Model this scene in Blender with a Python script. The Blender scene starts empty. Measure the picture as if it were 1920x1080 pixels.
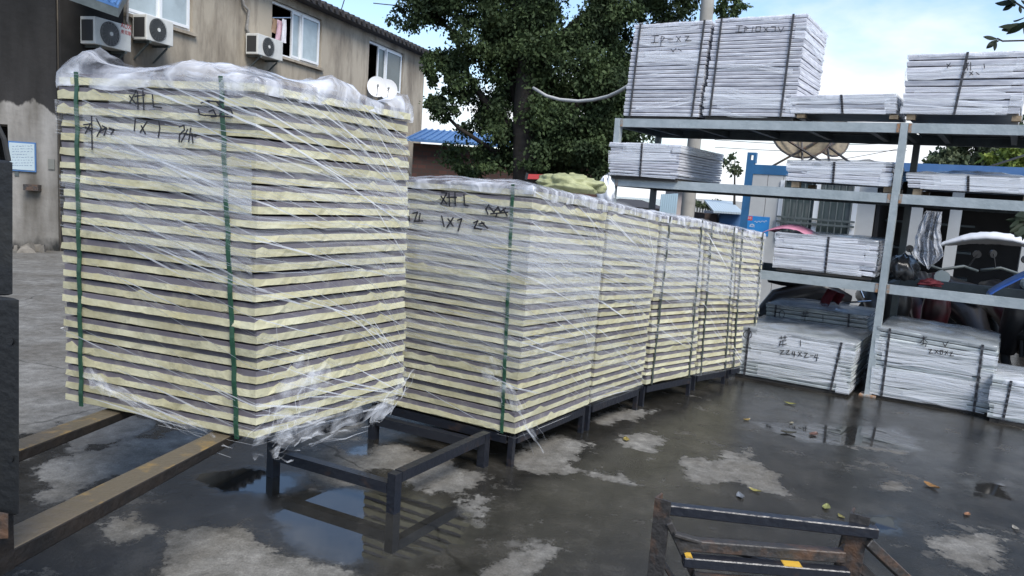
import bpy, bmesh, math, random
import numpy as np
from mathutils import Vector, Matrix, noise
random.seed(7); np.random.seed(7)
C = bpy.context.scene.collection
scene = bpy.context.scene

# ------------------------------------------------------------------ camera
FOC, CH, SLOPE, HY = 1400.0, 1.5, 0.069, 350.5
ROLL = math.atan(SLOPE); PITCH = math.atan((540-HY)*math.cos(ROLL)/FOC)
FWD = np.array([0, math.cos(PITCH), -math.sin(PITCH)])
_r = np.array([1., 0, 0]); _d = np.cross(FWD, _r)
EX = math.cos(ROLL)*_r - math.sin(ROLL)*_d
EY = math.sin(ROLL)*_r + math.cos(ROLL)*_d
CP = np.array([0, 0, CH])
cd = bpy.data.cameras.new('camera'); cam = bpy.data.objects.new('camera', cd); C.objects.link(cam)
cd.sensor_width = 36; cd.lens = FOC/1920*36; cd.clip_end = 2000; cd.clip_start = 0.05
m = Matrix.Identity(4)
for i in range(3):
    m[i][0] = EX[i]; m[i][1] = -EY[i]; m[i][2] = -FWD[i]; m[i][3] = CP[i]
cam.matrix_world = m
scene.camera = cam

# ------------------------------------------------------------------ light
SUN_EL, SUN_AZ = math.radians(50), math.radians(152)      # azimuth from +Y clockwise
w = bpy.data.worlds.new('World'); scene.world = w; w.use_nodes = True
nt = w.node_tree; nt.nodes.clear()
def N(nt, t, **k):
    n = nt.nodes.new(t)
    for a, b in k.items(): setattr(n, a, b)
    return n
out = N(nt, 'ShaderNodeOutputWorld'); bg = N(nt, 'ShaderNodeBackground'); bg.inputs[1].default_value = 0.122
sky = N(nt, 'ShaderNodeTexSky', sky_type='NISHITA'); sky.sun_disc = False
sky.sun_elevation = SUN_EL; sky.sun_rotation = SUN_AZ; sky.air_density = 1.0; sky.dust_density = 0.6; sky.ozone_density = 1.6
tc = N(nt, 'ShaderNodeTexCoord'); sp = N(nt, 'ShaderNodeSeparateXYZ'); nt.links.new(tc.outputs['Generated'], sp.inputs[0])
zz = N(nt, 'ShaderNodeMath', operation='MAXIMUM'); nt.links.new(sp.outputs[2], zz.inputs[0]); zz.inputs[1].default_value = 0.0
za = N(nt, 'ShaderNodeMath', operation='ADD'); nt.links.new(zz.outputs[0], za.inputs[0]); za.inputs[1].default_value = 0.25
dx = N(nt, 'ShaderNodeMath', operation='DIVIDE'); dy = N(nt, 'ShaderNodeMath', operation='DIVIDE')
nt.links.new(sp.outputs[0], dx.inputs[0]); nt.links.new(za.outputs[0], dx.inputs[1])
nt.links.new(sp.outputs[1], dy.inputs[0]); nt.links.new(za.outputs[0], dy.inputs[1])
cb = N(nt, 'ShaderNodeCombineXYZ'); nt.links.new(dx.outputs[0], cb.inputs[0]); nt.links.new(dy.outputs[0], cb.inputs[1])
cb.inputs[2].default_value = 3.1
nz = N(nt, 'ShaderNodeTexNoise'); nz.inputs['Scale'].default_value = 1.15; nz.inputs['Detail'].default_value = 7; nz.inputs['Roughness'].default_value = 0.52
nt.links.new(cb.outputs[0], nz.inputs['Vector'])
cr = N(nt, 'ShaderNodeValToRGB'); cr.color_ramp.elements[0].position = 0.50; cr.color_ramp.elements[1].position = 0.66
# clouds thicken towards the horizon
hz = N(nt, 'ShaderNodeMapRange'); nt.links.new(sp.outputs[2], hz.inputs[0])
hz.inputs[1].default_value = 0.04; hz.inputs[2].default_value = 0.30; hz.inputs[3].default_value = 0.20; hz.inputs[4].default_value = -0.09
ba = N(nt, 'ShaderNodeMath', operation='ADD'); nt.links.new(nz.outputs[0], ba.inputs[0]); nt.links.new(hz.outputs[0], ba.inputs[1]); nt.links.new(ba.outputs[0], cr.inputs[0])
mx = cr
mix = N(nt, 'ShaderNodeMix', data_type='RGBA'); nt.links.new(mx.outputs[0], mix.inputs[0])
nt.links.new(sky.outputs[0], mix.inputs[6]); mix.inputs[7].default_value = (4.7, 4.85, 5.1, 1)
nt.links.new(mix.outputs[2], bg.inputs[0]); nt.links.new(bg.outputs[0], out.inputs[0])
sd = bpy.data.lights.new('sun', 'SUN'); sd.energy = 2.1; sd.angle = math.radians(28); sd.color = (1, .96, .9)
so = bpy.data.objects.new('sun', sd); C.objects.link(so)
sdir = Vector((math.sin(SUN_AZ)*math.cos(SUN_EL), math.cos(SUN_AZ)*math.cos(SUN_EL), math.sin(SUN_EL)))
so.rotation_euler = sdir.to_track_quat('Z', 'Y').to_euler()
vs = scene.view_settings; vs.view_transform = 'Standard'; vs.look = 'None'; vs.gamma = 1; vs.use_curve_mapping = False
vs.exposure = 1.0
scene.render.engine = 'CYCLES'
scene.cycles.transparent_max_bounces = 24; scene.cycles.max_bounces = 8

# ------------------------------------------------------------------ placing helpers
def ray(x, y): return EX*(x-960)/FOC + EY*(y-540)/FOC + FWD
def atz(x, y, z):
    r = ray(x, y); return CP + r*((z-CH)/r[2])
def aty(x, y, Y):
    r = ray(x, y); return CP + r*(Y/r[1])
def gz(x, y):
    s = x*.85 + y*.53; t = min(max((s-2.1)/3.6, 0), 1); return -.2*t
def G(x, y, dz=0.):
    z = 0.
    for i in range(40):
        p = atz(x, y, z+dz); z = .5*z + .5*gz(p[0], p[1])
    return p
def onplane(x, y, P, n):
    r = ray(x, y); P = np.array(P); n = np.array(n)
    return CP + r*(((P-CP)@n)/(r@n))
def A3(*a): return np.array(a, float)

# ------------------------------------------------------------------ object helpers
def tag(o, label=None, cat=None, group=None, kind=None):
    if label: o['label'] = label
    if cat: o['category'] = cat
    if group: o['group'] = group
    if kind: o['kind'] = kind
    return o
def thing(name, label, cat, loc=(0, 0, 0), group=None, rz=0):
    o = bpy.data.objects.new(name, None); C.objects.link(o); o.location = loc; o.rotation_euler = (0, 0, rz)
    o.empty_display_size = .1
    return tag(o, label, cat, group)
class MB:
    def __init__(s): s.v = []; s.f = []; s.m = []; s.uv = []
    def face(s, pts, mi=0, uv=None):
        b = len(s.v); s.v += [tuple(map(float, p)) for p in pts]; s.f.append(tuple(range(b, b+len(pts)))); s.m.append(mi)
        s.uv.append(uv if uv else [(0, 0)]*len(pts))
    def hexa(s, b, t, mi=0):      # b,t : 4 bottom, 4 top points, counter-clockwise from above
        i = len(s.v); s.v += [tuple(map(float, p)) for p in list(b)+list(t)]
        for q in ((3, 2, 1, 0), (4, 5, 6, 7), (0, 1, 5, 4), (1, 2, 6, 5), (2, 3, 7, 6), (3, 0, 4, 7)):
            s.f.append(tuple(i+k for k in q)); s.m.append(mi); s.uv.append([(0, 0)]*4)
    def box(s, x0, x1, y0, y1, z0, z1, mi=0):
        s.hexa([(x0, y0, z0), (x1, y0, z0), (x1, y1, z0), (x0, y1, z0)], [(x0, y0, z1), (x1, y0, z1), (x1, y1, z1), (x0, y1, z1)], mi)
    def bar(s, p, q, w, h=None, up=(0, 0, 1), mi=0):   # rectangular bar p->q
        p = Vector([float(a) for a in p]); q = Vector([float(a) for a in q]); h = h or w
        d = (q-p).normalized(); u = Vector(up)
        if abs(d.dot(u)) > .98: u = Vector((0, 1, 0)) if abs(d.y) < .9 else Vector((1, 0, 0))
        a = d.cross(u).normalized(); b = a.cross(d).normalized()
        c = [a*(-w/2)+b*(-h/2), a*(w/2)+b*(-h/2), a*(w/2)+b*(h/2), a*(-w/2)+b*(h/2)]
        s.hexa([p+k for k in c], [q+k for k in c], mi)
    def tube(s, pts, r, n=6, mi=0, cap=True):
        pts = [Vector([float(a) for a in p]) for p in pts]; rr = r if hasattr(r, '__len__') else [r]*len(pts)
        b = len(s.v); prev = None
        for i, p in enumerate(pts):
            d = (pts[min(i+1, len(pts)-1)] - pts[max(i-1, 0)]).normalized()
            if prev is None:
                a = d.orthogonal().normalized()
            else:
                a = (prev - d*prev.dot(d)).normalized()
            prev = a; c = d.cross(a)
            for k in range(n):
                t = 2*math.pi*k/n; s.v.append(tuple(p + (a*math.cos(t)+c*math.sin(t))*rr[i]))
        for i in range(len(pts)-1):
            for k in range(n):
                s.f.append((b+i*n+k, b+i*n+(k+1) % n, b+(i+1)*n+(k+1) % n, b+(i+1)*n+k)); s.m.append(mi); s.uv.append([(0, 0)]*4)
        if cap:
            s.f.append(tuple(b+k for k in range(n))[::-1]); s.m.append(mi); s.uv.append([(0, 0)]*n)
            s.f.append(tuple(b+(len(pts)-1)*n+k for k in range(n))); s.m.append(mi); s.uv.append([(0, 0)]*n)
    def disc(s, c, nrm, r, h, n=24, mi=0, r2=None):   # short cylinder
        c = Vector(c); nn = Vector(nrm).normalized()
        s.tube([c, c+nn*h], [r, r2 if r2 is not None else r], n, mi)
    def build(s, name, mats, parent=None, smooth=False, uv=False, label=None, kind=None):
        me = bpy.data.meshes.new(name)
        loc = Vector(parent.location) if (parent and parent.parent is None) else (Vector(parent.location)+Vector(parent.parent.location) if parent else Vector((0, 0, 0)))
        v = [(a-loc.x, b-loc.y, c-loc.z) for a, b, c in s.v]
        me.from_pydata(v, [], s.f)
        if not isinstance(mats, (list, tuple)): mats = [mats]
        for mm in mats: me.materials.append(mm)
        me.polygons.foreach_set('material_index', s.m)
        if smooth: me.polygons.foreach_set('use_smooth', [True]*len(s.f))
        if uv:
            l = me.uv_layers.new(name='UVMap'); flat = [c for fc in s.uv for c in fc]
            l.data.foreach_set('uv', [a for c in flat for a in c])
        me.update()
        o = bpy.data.objects.new(name, me); C.objects.link(o)
        if parent: o.parent = parent
        if label: o['label'] = label
        if kind: o['kind'] = kind
        return o

# ------------------------------------------------------------------ materials
def M(name, col, rough=.6, metal=0, var=0.0, scale=8, col2=None, bump=0, bscale=40, coords='Object', thr=None, stretch=None, objvar=0, spec=.5, detail=6):
    m = bpy.data.materials.new(name); m.use_nodes = True; t = m.node_tree; b = t.nodes['Principled BSDF']
    b.inputs['Roughness'].default_value = rough; b.inputs['Metallic'].default_value = metal; b.inputs['Specular IOR Level'].default_value = spec
    b.inputs['Base Color'].default_value = (*col, 1)
    tcn = N(t, 'ShaderNodeTexCoord'); vec = tcn.outputs[coords]
    if stretch:
        mp = N(t, 'ShaderNodeMapping'); mp.inputs['Scale'].default_value = stretch; t.links.new(vec, mp.inputs[0]); vec = mp.outputs[0]
    last = None
    if col2 is not None or var:
        n = N(t, 'ShaderNodeTexNoise'); n.inputs['Scale'].default_value = scale; n.inputs['Detail'].default_value = detail; n.inputs['Roughness'].default_value = .62
        t.links.new(vec, n.inputs['Vector'])
        r = N(t, 'ShaderNodeValToRGB'); a, c = thr or (.35, .65)
        r.color_ramp.elements[0].position = a; r.color_ramp.elements[1].position = c
        c2 = col2 if col2 is not None else tuple(x*(1-var) for x in col)
        r.color_ramp.elements[0].color = (*c2, 1); r.color_ramp.elements[1].color = (*col, 1)
        t.links.new(n.outputs[0], r.inputs[0]); last = r.outputs[0]
    if objvar:
        oi = N(t, 'ShaderNodeObjectInfo'); mr = N(t, 'ShaderNodeMapRange'); t.links.new(oi.outputs['Random'], mr.inputs[0])
        mr.inputs[3].default_value = 1-objvar; mr.inputs[4].default_value = 1+objvar*.4
        mm = N(t, 'ShaderNodeMix', data_type='RGBA', blend_type='MULTIPLY'); mm.inputs[0].default_value = 1
        if last: t.links.new(last, mm.inputs[6])
        else: mm.inputs[6].default_value = (*col, 1)
        t.links.new(mr.outputs[0], mm.inputs[7]); last = mm.outputs[2]
    if last: t.links.new(last, b.inputs['Base Color'])
    if bump:
        n2 = N(t, 'ShaderNodeTexNoise'); n2.inputs['Scale'].default_value = bscale; n2.inputs['Detail'].default_value = 5
        t.links.new(vec, n2.inputs['Vector']); bp = N(t, 'ShaderNodeBump'); bp.inputs['Strength'].default_value = bump; bp.inputs['Distance'].default_value = .02
        t.links.new(n2.outputs[0], bp.inputs['Height']); t.links.new(bp.outputs[0], b.inputs['Normal'])
    return m
def film_mat(name, lo, hi, col=(.85, .87, .9), sx=2.5, sy=30, thr=(.45, .7), coords='UV', bump=.4, rough=.22, rot=0, bdist=.01):
    """stretch film: see-through plastic whose stretched streaks turn milky"""
    m = bpy.data.materials.new(name); m.use_nodes = True; t = m.node_tree; t.nodes.clear()
    o = N(t, 'ShaderNodeOutputMaterial'); mixs = N(t, 'ShaderNodeMixShader'); tr = N(t, 'ShaderNodeBsdfTransparent')
    b = N(t, 'ShaderNodeBsdfPrincipled'); b.inputs['Base Color'].default_value = (*col, 1); b.inputs['Roughness'].default_value = rough
    b.inputs['Transmission Weight'].default_value = 0; b.inputs['Subsurface Weight'].default_value = 0
    tc = N(t, 'ShaderNodeTexCoord'); mp = N(t, 'ShaderNodeMapping'); mp.inputs['Scale'].default_value = (sx, sy, sx*1.5 if coords != 'UV' else 1); mp.inputs['Rotation'].default_value = (0, 0, rot)
    t.links.new(tc.outputs[coords], mp.inputs[0]); n = N(t, 'ShaderNodeTexNoise'); n.inputs['Scale'].default_value = 1; n.inputs['Detail'].default_value = 5
    n.inputs['Distortion'].default_value = .6
    t.links.new(mp.outputs[0], n.inputs['Vector'])
    r = N(t, 'ShaderNodeMapRange'); t.links.new(n.outputs[0], r.inputs[0])
    r.inputs[1].default_value = thr[0]; r.inputs[2].default_value = thr[1]; r.inputs[3].default_value = lo; r.inputs[4].default_value = hi
    bp = N(t, 'ShaderNodeBump'); bp.inputs['Strength'].default_value = bump; bp.inputs['Distance'].default_value = bdist
    t.links.new(n.outputs[0], bp.inputs['Height']); t.links.new(bp.outputs[0], b.inputs['Normal'])
    t.links.new(r.outputs[0], mixs.inputs[0]); t.links.new(tr.outputs[0], mixs.inputs[1]); t.links.new(b.outputs[0], mixs.inputs[2])
    t.links.new(mixs.outputs[0], o.inputs[0]); return m

m_foam = M('yellow_foam', (.56, .54, .375), .9, var=.0, col2=(.42, .385, .23), scale=5, objvar=.2, bump=.22, bscale=45)
m_grey = M('panel_skin', (.15, .137, .155), .45, col2=(.26, .245, .23), scale=14, objvar=.2, thr=(.3, .5))
m_white = M('white_panel', (.70, .70, .73), .42, col2=(.47, .47, .51), scale=6, objvar=.16, stretch=(1, 1, 6))
m_whiteg = M('greenish_white_panel', (.56, .59, .57), .35, col2=(.33, .36, .36), scale=6, objvar=.2, stretch=(1, 1, 6))
m_strand = film_mat('film_strand', .10, .82, sx=3, sy=2, thr=(.34, .58))
m_sheet = film_mat('film_sheet', .0, .24, sx=1.6, sy=26, thr=(.42, .72))
m_tail = film_mat('film_tail', .0, .38, sx=3, sy=2, thr=(.35, .65))
m_sheetw = film_mat('film_sheet_white', .1, .75, sx=1.6, sy=20, thr=(.4, .68))
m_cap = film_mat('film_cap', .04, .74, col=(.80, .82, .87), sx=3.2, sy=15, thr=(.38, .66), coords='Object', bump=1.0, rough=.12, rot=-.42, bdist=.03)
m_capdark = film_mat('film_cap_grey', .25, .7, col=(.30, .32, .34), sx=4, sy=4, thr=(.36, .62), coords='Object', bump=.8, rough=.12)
m_bag = film_mat('bag_plastic', .15, .75, col=(.5, .52, .56), sx=12, sy=12, thr=(.36, .62), coords='Object', bump=.9, rough=.15)
m_strap = M('green_strap', (.025, .085, .05), .35, var=.4, scale=30)
m_strapb = M('black_strap', (.05, .05, .055), .35, var=.3, scale=30)
m_mark = M('marker_ink', (.015, .015, .02), .6)
m_dark = M('dark_painted_steel', (.014, .016, .022), .28, col2=(.05, .032, .024), scale=12, thr=(.25, .42), bump=.2)
m_rust = M('rusty_steel', (.035, .032, .03), .5, col2=(.10, .055, .032), scale=9, thr=(.36, .52), bump=.4)
m_fork = M('fork_steel', (.11, .09, .062), .4, col2=(.30, .19, .055), scale=7, thr=(.32, .46), bump=.35, bscale=25, stretch=(1, 1, 1))
m_forkshade = M('fork_side_shade', (.008, .007, .0065), .6, col2=(.020, .014, .010), scale=8, bump=.3)  # fork steel darkened in colour so sides read as shaded
m_yellow = M('yellow_paint', (.62, .38, .05), .5, col2=(.2, .12, .04), scale=25, thr=(.35, .5))
m_mast = M('forklift_mast', (.008, .009, .010), .5, col2=(.018, .018, .016), scale=6, thr=(.3, .5), bump=.2)
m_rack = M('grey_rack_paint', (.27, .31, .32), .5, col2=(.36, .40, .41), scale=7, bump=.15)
m_rackr = M('rack_rust', (.30, .16, .08), .8, col2=(.25, .26, .25), scale=30, thr=(.4, .6))
m_deck = M('shelf_deck', (.07, .08, .08), .6, var=.4, scale=5)
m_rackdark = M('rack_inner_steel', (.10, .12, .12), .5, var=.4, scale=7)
m_wood = M('pallet_wood', (.33, .25, .16), .8, col2=(.18, .13, .08), scale=12)
m_woodd = M('dark_pallet_wood', (.05, .045, .04), .85, var=.4, scale=12)
m_stucco = M('stained_stucco', (.385, .335, .26), .9, col2=(.21, .175, .13), scale=1.1, thr=(.34, .56), bump=.35, bscale=14, stretch=(1, 1, .45))
m_upvc = M('white_window_frame', (.72, .74, .75), .35)
m_glassw = M('frosted_glass', (.42, .49, .51), .12, var=.25, scale=2)
m_glassd = M('dark_glass', (.10, .13, .13), .06, var=.3, scale=1)
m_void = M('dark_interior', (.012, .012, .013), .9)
m_ac = M('ac_casing', (.62, .62, .58), .4, var=.15, scale=5)
m_acg = M('ac_fan_grey', (.10, .11, .11), .5)
m_acblk = M('ac_black_fins', (.03, .03, .03), .6)
m_tile = M('dark_roof_tiles', (.055, .05, .048), .8, var=.4, scale=10)
m_bluemetal = M('blue_metal', (.05, .13, .30), .45, col2=(.08, .18, .36), scale=5)
m_bark = M('bark', (.032, .026, .021), .9, var=.4, scale=8, bump=.6, bscale=20)
m_concrete = M('pole_concrete', (.36, .34, .30), .85, var=.25, scale=4)
m_sack = M('yellow_green_sack', (.36, .37, .20), .6, col2=(.24, .25, .12), scale=10, bump=.3)
m_red = M('red_plastic', (.42, .04, .04), .4)
m_pink = M('pink_fabric', (.55, .22, .31), .6, var=.25, scale=8)
m_redcloth = M('red_cloth', (.14, .012, .022), .8, var=.4, scale=10)
m_blue = M('blue_tarp', (.06, .16, .52), .45, var=.3, scale=6)
m_whitep = M('off_white_panel', (.50, .50, .48), .5, var=.12, scale=3)
m_blackp = M('black_plastic', (.02, .02, .022), .3)
m_chrome = M('chrome', (.6, .6, .62), .15, metal=1)
m_rubber = M('rubber', (.02, .02, .02), .8)
m_dish = M('dish_mesh', (.20, .16, .10), .6, col2=(.10, .08, .05), scale=10)
m_whiteplain = M('white_plastic', (.72, .73, .74), .4)

def stain():
    t = m_stucco.node_tree; b = t.nodes['Principled BSDF']; L = t.links.new; src = b.inputs['Base Color'].links[0].from_socket
    g = N(t, 'ShaderNodeNewGeometry'); s = N(t, 'ShaderNodeSeparateXYZ'); L(g.outputs['Position'], s.inputs[0])
    n = N(t, 'ShaderNodeTexNoise'); n.inputs['Scale'].default_value = 1.3; n.inputs['Detail'].default_value = 8; n.inputs['Roughness'].default_value = .65; mp = N(t, 'ShaderNodeMapping'); mp.inputs['Scale'].default_value = (1, 1, .55); L(g.outputs['Position'], mp.inputs[0]); L(mp.outputs[0], n.inputs[0])
    def ma(op, a, c):
        q = N(t, 'ShaderNodeMath', operation=op)
        for i, x in enumerate((a, c)):
            if isinstance(x, (int, float)): q.inputs[i].default_value = x
            else: L(x, q.inputs[i])
        return q.outputs[0]
    h = ma('ADD', s.outputs[2], ma('MULTIPLY', ma('SUBTRACT', s.outputs[1], 12), .33)); h = ma('ADD', h, ma('MULTIPLY', ma('SUBTRACT', n.outputs[0], .5), 3.2))
    r = N(t, 'ShaderNodeMapRange'); L(h, r.inputs[0]); r.inputs[1].default_value = 3.3; r.inputs[2].default_value = 4.6; r.inputs[3].default_value = .88; r.inputs[4].default_value = 0
    n2 = N(t, 'ShaderNodeTexNoise'); n2.inputs['Scale'].default_value = 3.2; n2.inputs['Detail'].default_value = 8; n2.inputs['Roughness'].default_value = .7; mp2 = N(t, 'ShaderNodeMapping'); mp2.inputs['Scale'].default_value = (1, 1, .16); L(g.outputs['Position'], mp2.inputs[0]); L(mp2.outputs[0], n2.inputs[0])
    r2 = N(t, 'ShaderNodeMapRange'); L(n2.outputs[0], r2.inputs[0]); r2.inputs[1].default_value = .48; r2.inputs[2].default_value = .72; r2.inputs[3].default_value = 0; r2.inputs[4].default_value = .75
    m0 = N(t, 'ShaderNodeMix', data_type='RGBA'); L(r2.outputs[0], m0.inputs[0]); L(src, m0.inputs[6]); m0.inputs[7].default_value = (.10, .08, .06, 1); src = m0.outputs[2]
    m = N(t, 'ShaderNodeMix', data_type='RGBA'); L(r.outputs[0], m.inputs[0]); L(src, m.inputs[6]); m.inputs[7].default_value = (.055, .048, .04, 1); L(m.outputs[2], b.inputs['Base Color'])
stain()
def leafmat(name, col, col2):
    m = bpy.data.materials.new(name); m.use_nodes = True; t = m.node_tree; b = t.nodes['Principled BSDF']
    b.inputs['Roughness'].default_value = .7; b.inputs['Specular IOR Level'].default_value = .3
    tc = N(t, 'ShaderNodeTexCoord'); n = N(t, 'ShaderNodeTexNoise'); n.inputs['Scale'].default_value = 1.6; n.inputs['Detail'].default_value = 8
    t.links.new(tc.outputs['Object'], n.inputs['Vector'])
    r = N(t, 'ShaderNodeValToRGB'); r.color_ramp.elements[0].position = .36; r.color_ramp.elements[1].position = .64
    r.color_ramp.elements[0].color = (*col, 1); r.color_ramp.elements[1].color = (*col2, 1)
    t.links.new(n.outputs[0], r.inputs[0]); t.links.new(r.outputs[0], b.inputs['Base Color'])
    o = t.nodes['Material Output']; ms = N(t, 'ShaderNodeMixShader'); ms.inputs[0].default_value = .22
    tl = N(t, 'ShaderNodeBsdfTranslucent'); t.links.new(r.outputs[0], tl.inputs[0])
    t.links.new(b.outputs[0], ms.inputs[1]); t.links.new(tl.outputs[0], ms.inputs[2]); t.links.new(ms.outputs[0], o.inputs[0])
    return m
m_leaf = leafmat('tree_leaf', (.026, .044, .018), (.072, .108, .040))
m_leafd = leafmat('dark_sprig_leaf', (.010, .016, .009), (.022, .034, .016))
m_leaf2 = leafmat('pale_tree_leaf', (.06, .09, .045), (.11, .13, .07))
m_leaf3 = leafmat('yellow_green_leaf', (.16, .22, .04), (.26, .32, .07))

# ------------------------------------------------------------------ ground
def sdf_poly(px, py, poly):
    """signed distance (metres, + inside) of world points to a polygon given as world xy"""
    n = len(poly); d = np.full(px.shape, 1e9); inside = np.zeros(px.shape, bool)
    for i in range(n):
        ax, ay = poly[i]; bx, by = poly[(i+1) % n]
        ex, ey = bx-ax, by-ay; wx, wy = px-ax, py-ay
        t = np.clip((wx*ex+wy*ey)/(ex*ex+ey*ey+1e-12), 0, 1)
        d = np.minimum(d, np.hypot(wx-ex*t, wy-ey*t))
        c = ((ay <= py) & (by > py)) | ((by <= py) & (ay > py))
        xi = ax + (py-ay)/(by-ay+1e-12)*(bx-ax)
        inside ^= (c & (px < xi))
    return np.where(inside, d, -d)
DRY = [
 [(650, 850), (700, 840), (745, 835), (830, 850), (870, 880), (910, 890), (915, 905), (895, 920), (930, 950), (925, 962), (885, 980), (850, 930), (780, 915), (750, 900)],
 [(560, 850), (630, 835), (700, 870), (690, 905), (620, 915), (590, 890)],
 [(640, 760), (700, 780), (650, 830), (560, 845), (520, 820), (560, 780)],
 [(950, 870), (1010, 815), (1105, 830), (1080, 860), (1065, 885), (980, 888)],
 [(1110, 890), (1160, 885), (1200, 905), (1212, 915), (1150, 905)],
 [(1140, 825), (1230, 805), (1250, 825), (1215, 850), (1170, 835)],
 [(1100, 790), (1160, 770), (1235, 768), (1190, 790), (1130, 797)],
 [(1265, 855), (1330, 865), (1400, 840), (1430, 865), (1470, 900), (1500, 935), (1440, 925), (1380, 905), (1300, 905)],
 [(900, 1065), (1000, 1020), (1060, 1015), (1080, 1030), (1000, 1070), (960, 1120), (880, 1120)],
 [(330, 1000), (420, 985), (500, 1000), (540, 1050), (680, 1075), (700, 1140), (250, 1140)],
 [(180, 980), (250, 960), (275, 1000), (230, 1025)],
 [(60, 870), (220, 830), (380, 800), (430, 830), (330, 850), (200, 900), (80, 960)],
 [(100, 790), (200, 760), (300, 800), (140, 850)],
 [(1635, 915), (1690, 900), (1702, 912), (1660, 932)],
 [(1740, 1000), (1850, 990), (1900, 1020), (1880, 1060), (1800, 1070)],
 [(1600, 820), (1700, 835), (1680, 850), (1590, 838)],
 [(-1500, 440), (330, 460), (330, 640), (300, 760), (-400, 900)],
]
PUD = [
 [(500, 950), (560, 915), (650, 912), (790, 925), (900, 960), (890, 1030), (760, 1062), (640, 1060), (540, 1030)],
 [(330, 890), (480, 872), (570, 885), (540, 940), (400, 930)],
 [(1585, 958), (1690, 965), (1700, 1000), (1620, 1012)],
 [(1400, 790), (1700, 800), (1740, 850), (1500, 830)],
 [(640, 860), (720, 850), (690, 830), (640, 840)],
 [(1800, 900), (1900, 900), (1900, 940), (1810, 930)],
]
def ground():
    xs = np.concatenate([[-400, -200, -100, -60, -40, -25, -18, -12, -9], np.arange(-7, 7.01, .06), [8, 10, 13, 18, 25, 40, 60, 100, 200, 400]])
    ys = np.concatenate([[-100, -40, -15, -6, -2, 0], np.arange(1., 13.01, .06), [14, 16, 19, 24, 30, 45, 70, 120, 250, 600]])
    X, Y = np.meshgrid(xs, ys); nx, ny = len(xs), len(ys)
    S = X*.85+Y*.53; Z = -.2*np.clip((S-2.1)/3.6, 0, 1)
    dry = np.full(X.shape, -9.); pud = np.full(X.shape, -9.)
    for P in DRY: dry = np.maximum(dry, sdf_poly(X, Y, [G(a, b)[:2] for a, b in P]))
    for P in PUD: pud = np.maximum(pud, sdf_poly(X, Y, [G(a, b)[:2] for a, b in P]))
    Z = Z + .0
    me = bpy.data.meshes.new('ground'); V = np.stack([X, Y, Z], -1).reshape(-1, 3)
    idx = np.arange(nx*ny).reshape(ny, nx)
    F = np.stack([idx[:-1, :-1], idx[:-1, 1:], idx[1:, 1:], idx[1:, :-1]], -1).reshape(-1, 4)
    me.from_pydata(V.tolist(), [], F.tolist()); me.polygons.foreach_set('use_smooth', [True]*len(F))
    for nme, arr in (('dryness', dry), ('water', pud)):
        a = me.attributes.new(nme, 'FLOAT', 'POINT'); a.data.foreach_set('value', np.clip(arr, -1, 1).reshape(-1).astype(np.float32))
    m = bpy.data.materials.new('wet_concrete'); m.use_nodes = True; t = m.node_tree; b = t.nodes['Principled BSDF']; L = t.links.new
    tc = N(t, 'ShaderNodeTexCoord').outputs['Object']
    def noise(sc, det=6, rough=.6, mp=None):
        n = N(t, 'ShaderNodeTexNoise'); n.inputs['Scale'].default_value = sc; n.inputs['Detail'].default_value = det; n.inputs['Roughness'].default_value = rough
        if mp:
            q = N(t, 'ShaderNodeMapping'); q.inputs['Scale'].default_value = mp; L(tc, q.inputs[0]); L(q.outputs[0], n.inputs[0])
        else: L(tc, n.inputs[0])
        return n.outputs[0]
    def math_(op, a, bb, c=None):
        n = N(t, 'ShaderNodeMath', operation=op)
        for i, q in enumerate((a, bb, c)):
            if q is None: continue
            if isinstance(q, (int, float)): n.inputs[i].default_value = q
            else: L(q, n.inputs[i])
        return n.outputs[0]
    def mr(a, i0, i1, o0, o1):
        n = N(t, 'ShaderNodeMapRange'); L(a, n.inputs[0])
        for k, q in enumerate((i0, i1, o0, o1)): n.inputs[k+1].default_value = q
        return n.outputs[0]
    def ramp(a, stops):
        r = N(t, 'ShaderNodeValToRGB'); L(a, r.inputs[0]); e = r.color_ramp.elements
        e[0].position, e[0].color = stops[0][0], (*stops[0][1], 1); e[1].position, e[1].color = stops[-1][0], (*stops[-1][1], 1)
        for p, c in stops[1:-1]:
            q = e.new(p); q.color = (*c, 1)
        return r.outputs[0]
    def mixc(f, a, bb):
        n = N(t, 'ShaderNodeMix', data_type='RGBA')
        if isinstance(f, (int, float)): n.inputs[0].default_value = f
        else: L(f, n.inputs[0])
        L(a, n.inputs[6]); L(bb, n.inputs[7]); return n.outputs[2]
    ad = N(t, 'ShaderNodeAttribute', attribute_name='dryness').outputs['Fac']; aw = N(t, 'ShaderNodeAttribute', attribute_name='water').outputs['Fac']
    edge = math_('ADD', math_('MULTIPLY', math_('SUBTRACT', noise(5, 9, .65), .5), .42), math_('MULTIPLY', math_('SUBTRACT', noise(26, 6, .7), .5), .12))
    dd_ = math_('ADD', ad, edge); dry_m = math_('ADD', math_('MULTIPLY', mr(dd_, -.03, .07, 0, 1), .45), math_('MULTIPLY', mr(dd_, .0, .014, 0, 1), .55))
    small = mr(noise(2.6, 9, .7), .585, .66, 0, .6)      # small scattered damp-dry spots
    drym = math_('MAXIMUM', dry_m, small)
    wat_m = mr(math_('ADD', aw, math_('MULTIPLY', edge, .6)), -.01, .06, 0, 1)
    base_wet = ramp(noise(3.2, 9, .68), [(.3, (.012, .0118, .011)), (.5, (.032, .030, .026)), (.72, (.07, .065, .056))])
    scr = noise(3, 6, .7, (2.2, 26, 1))
    base_wet = mixc(mr(scr, .55, .75, 0, .35), base_wet, ramp(scr, [(0, (.02, .02, .02)), (1, (.03, .03, .03))]))
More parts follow.
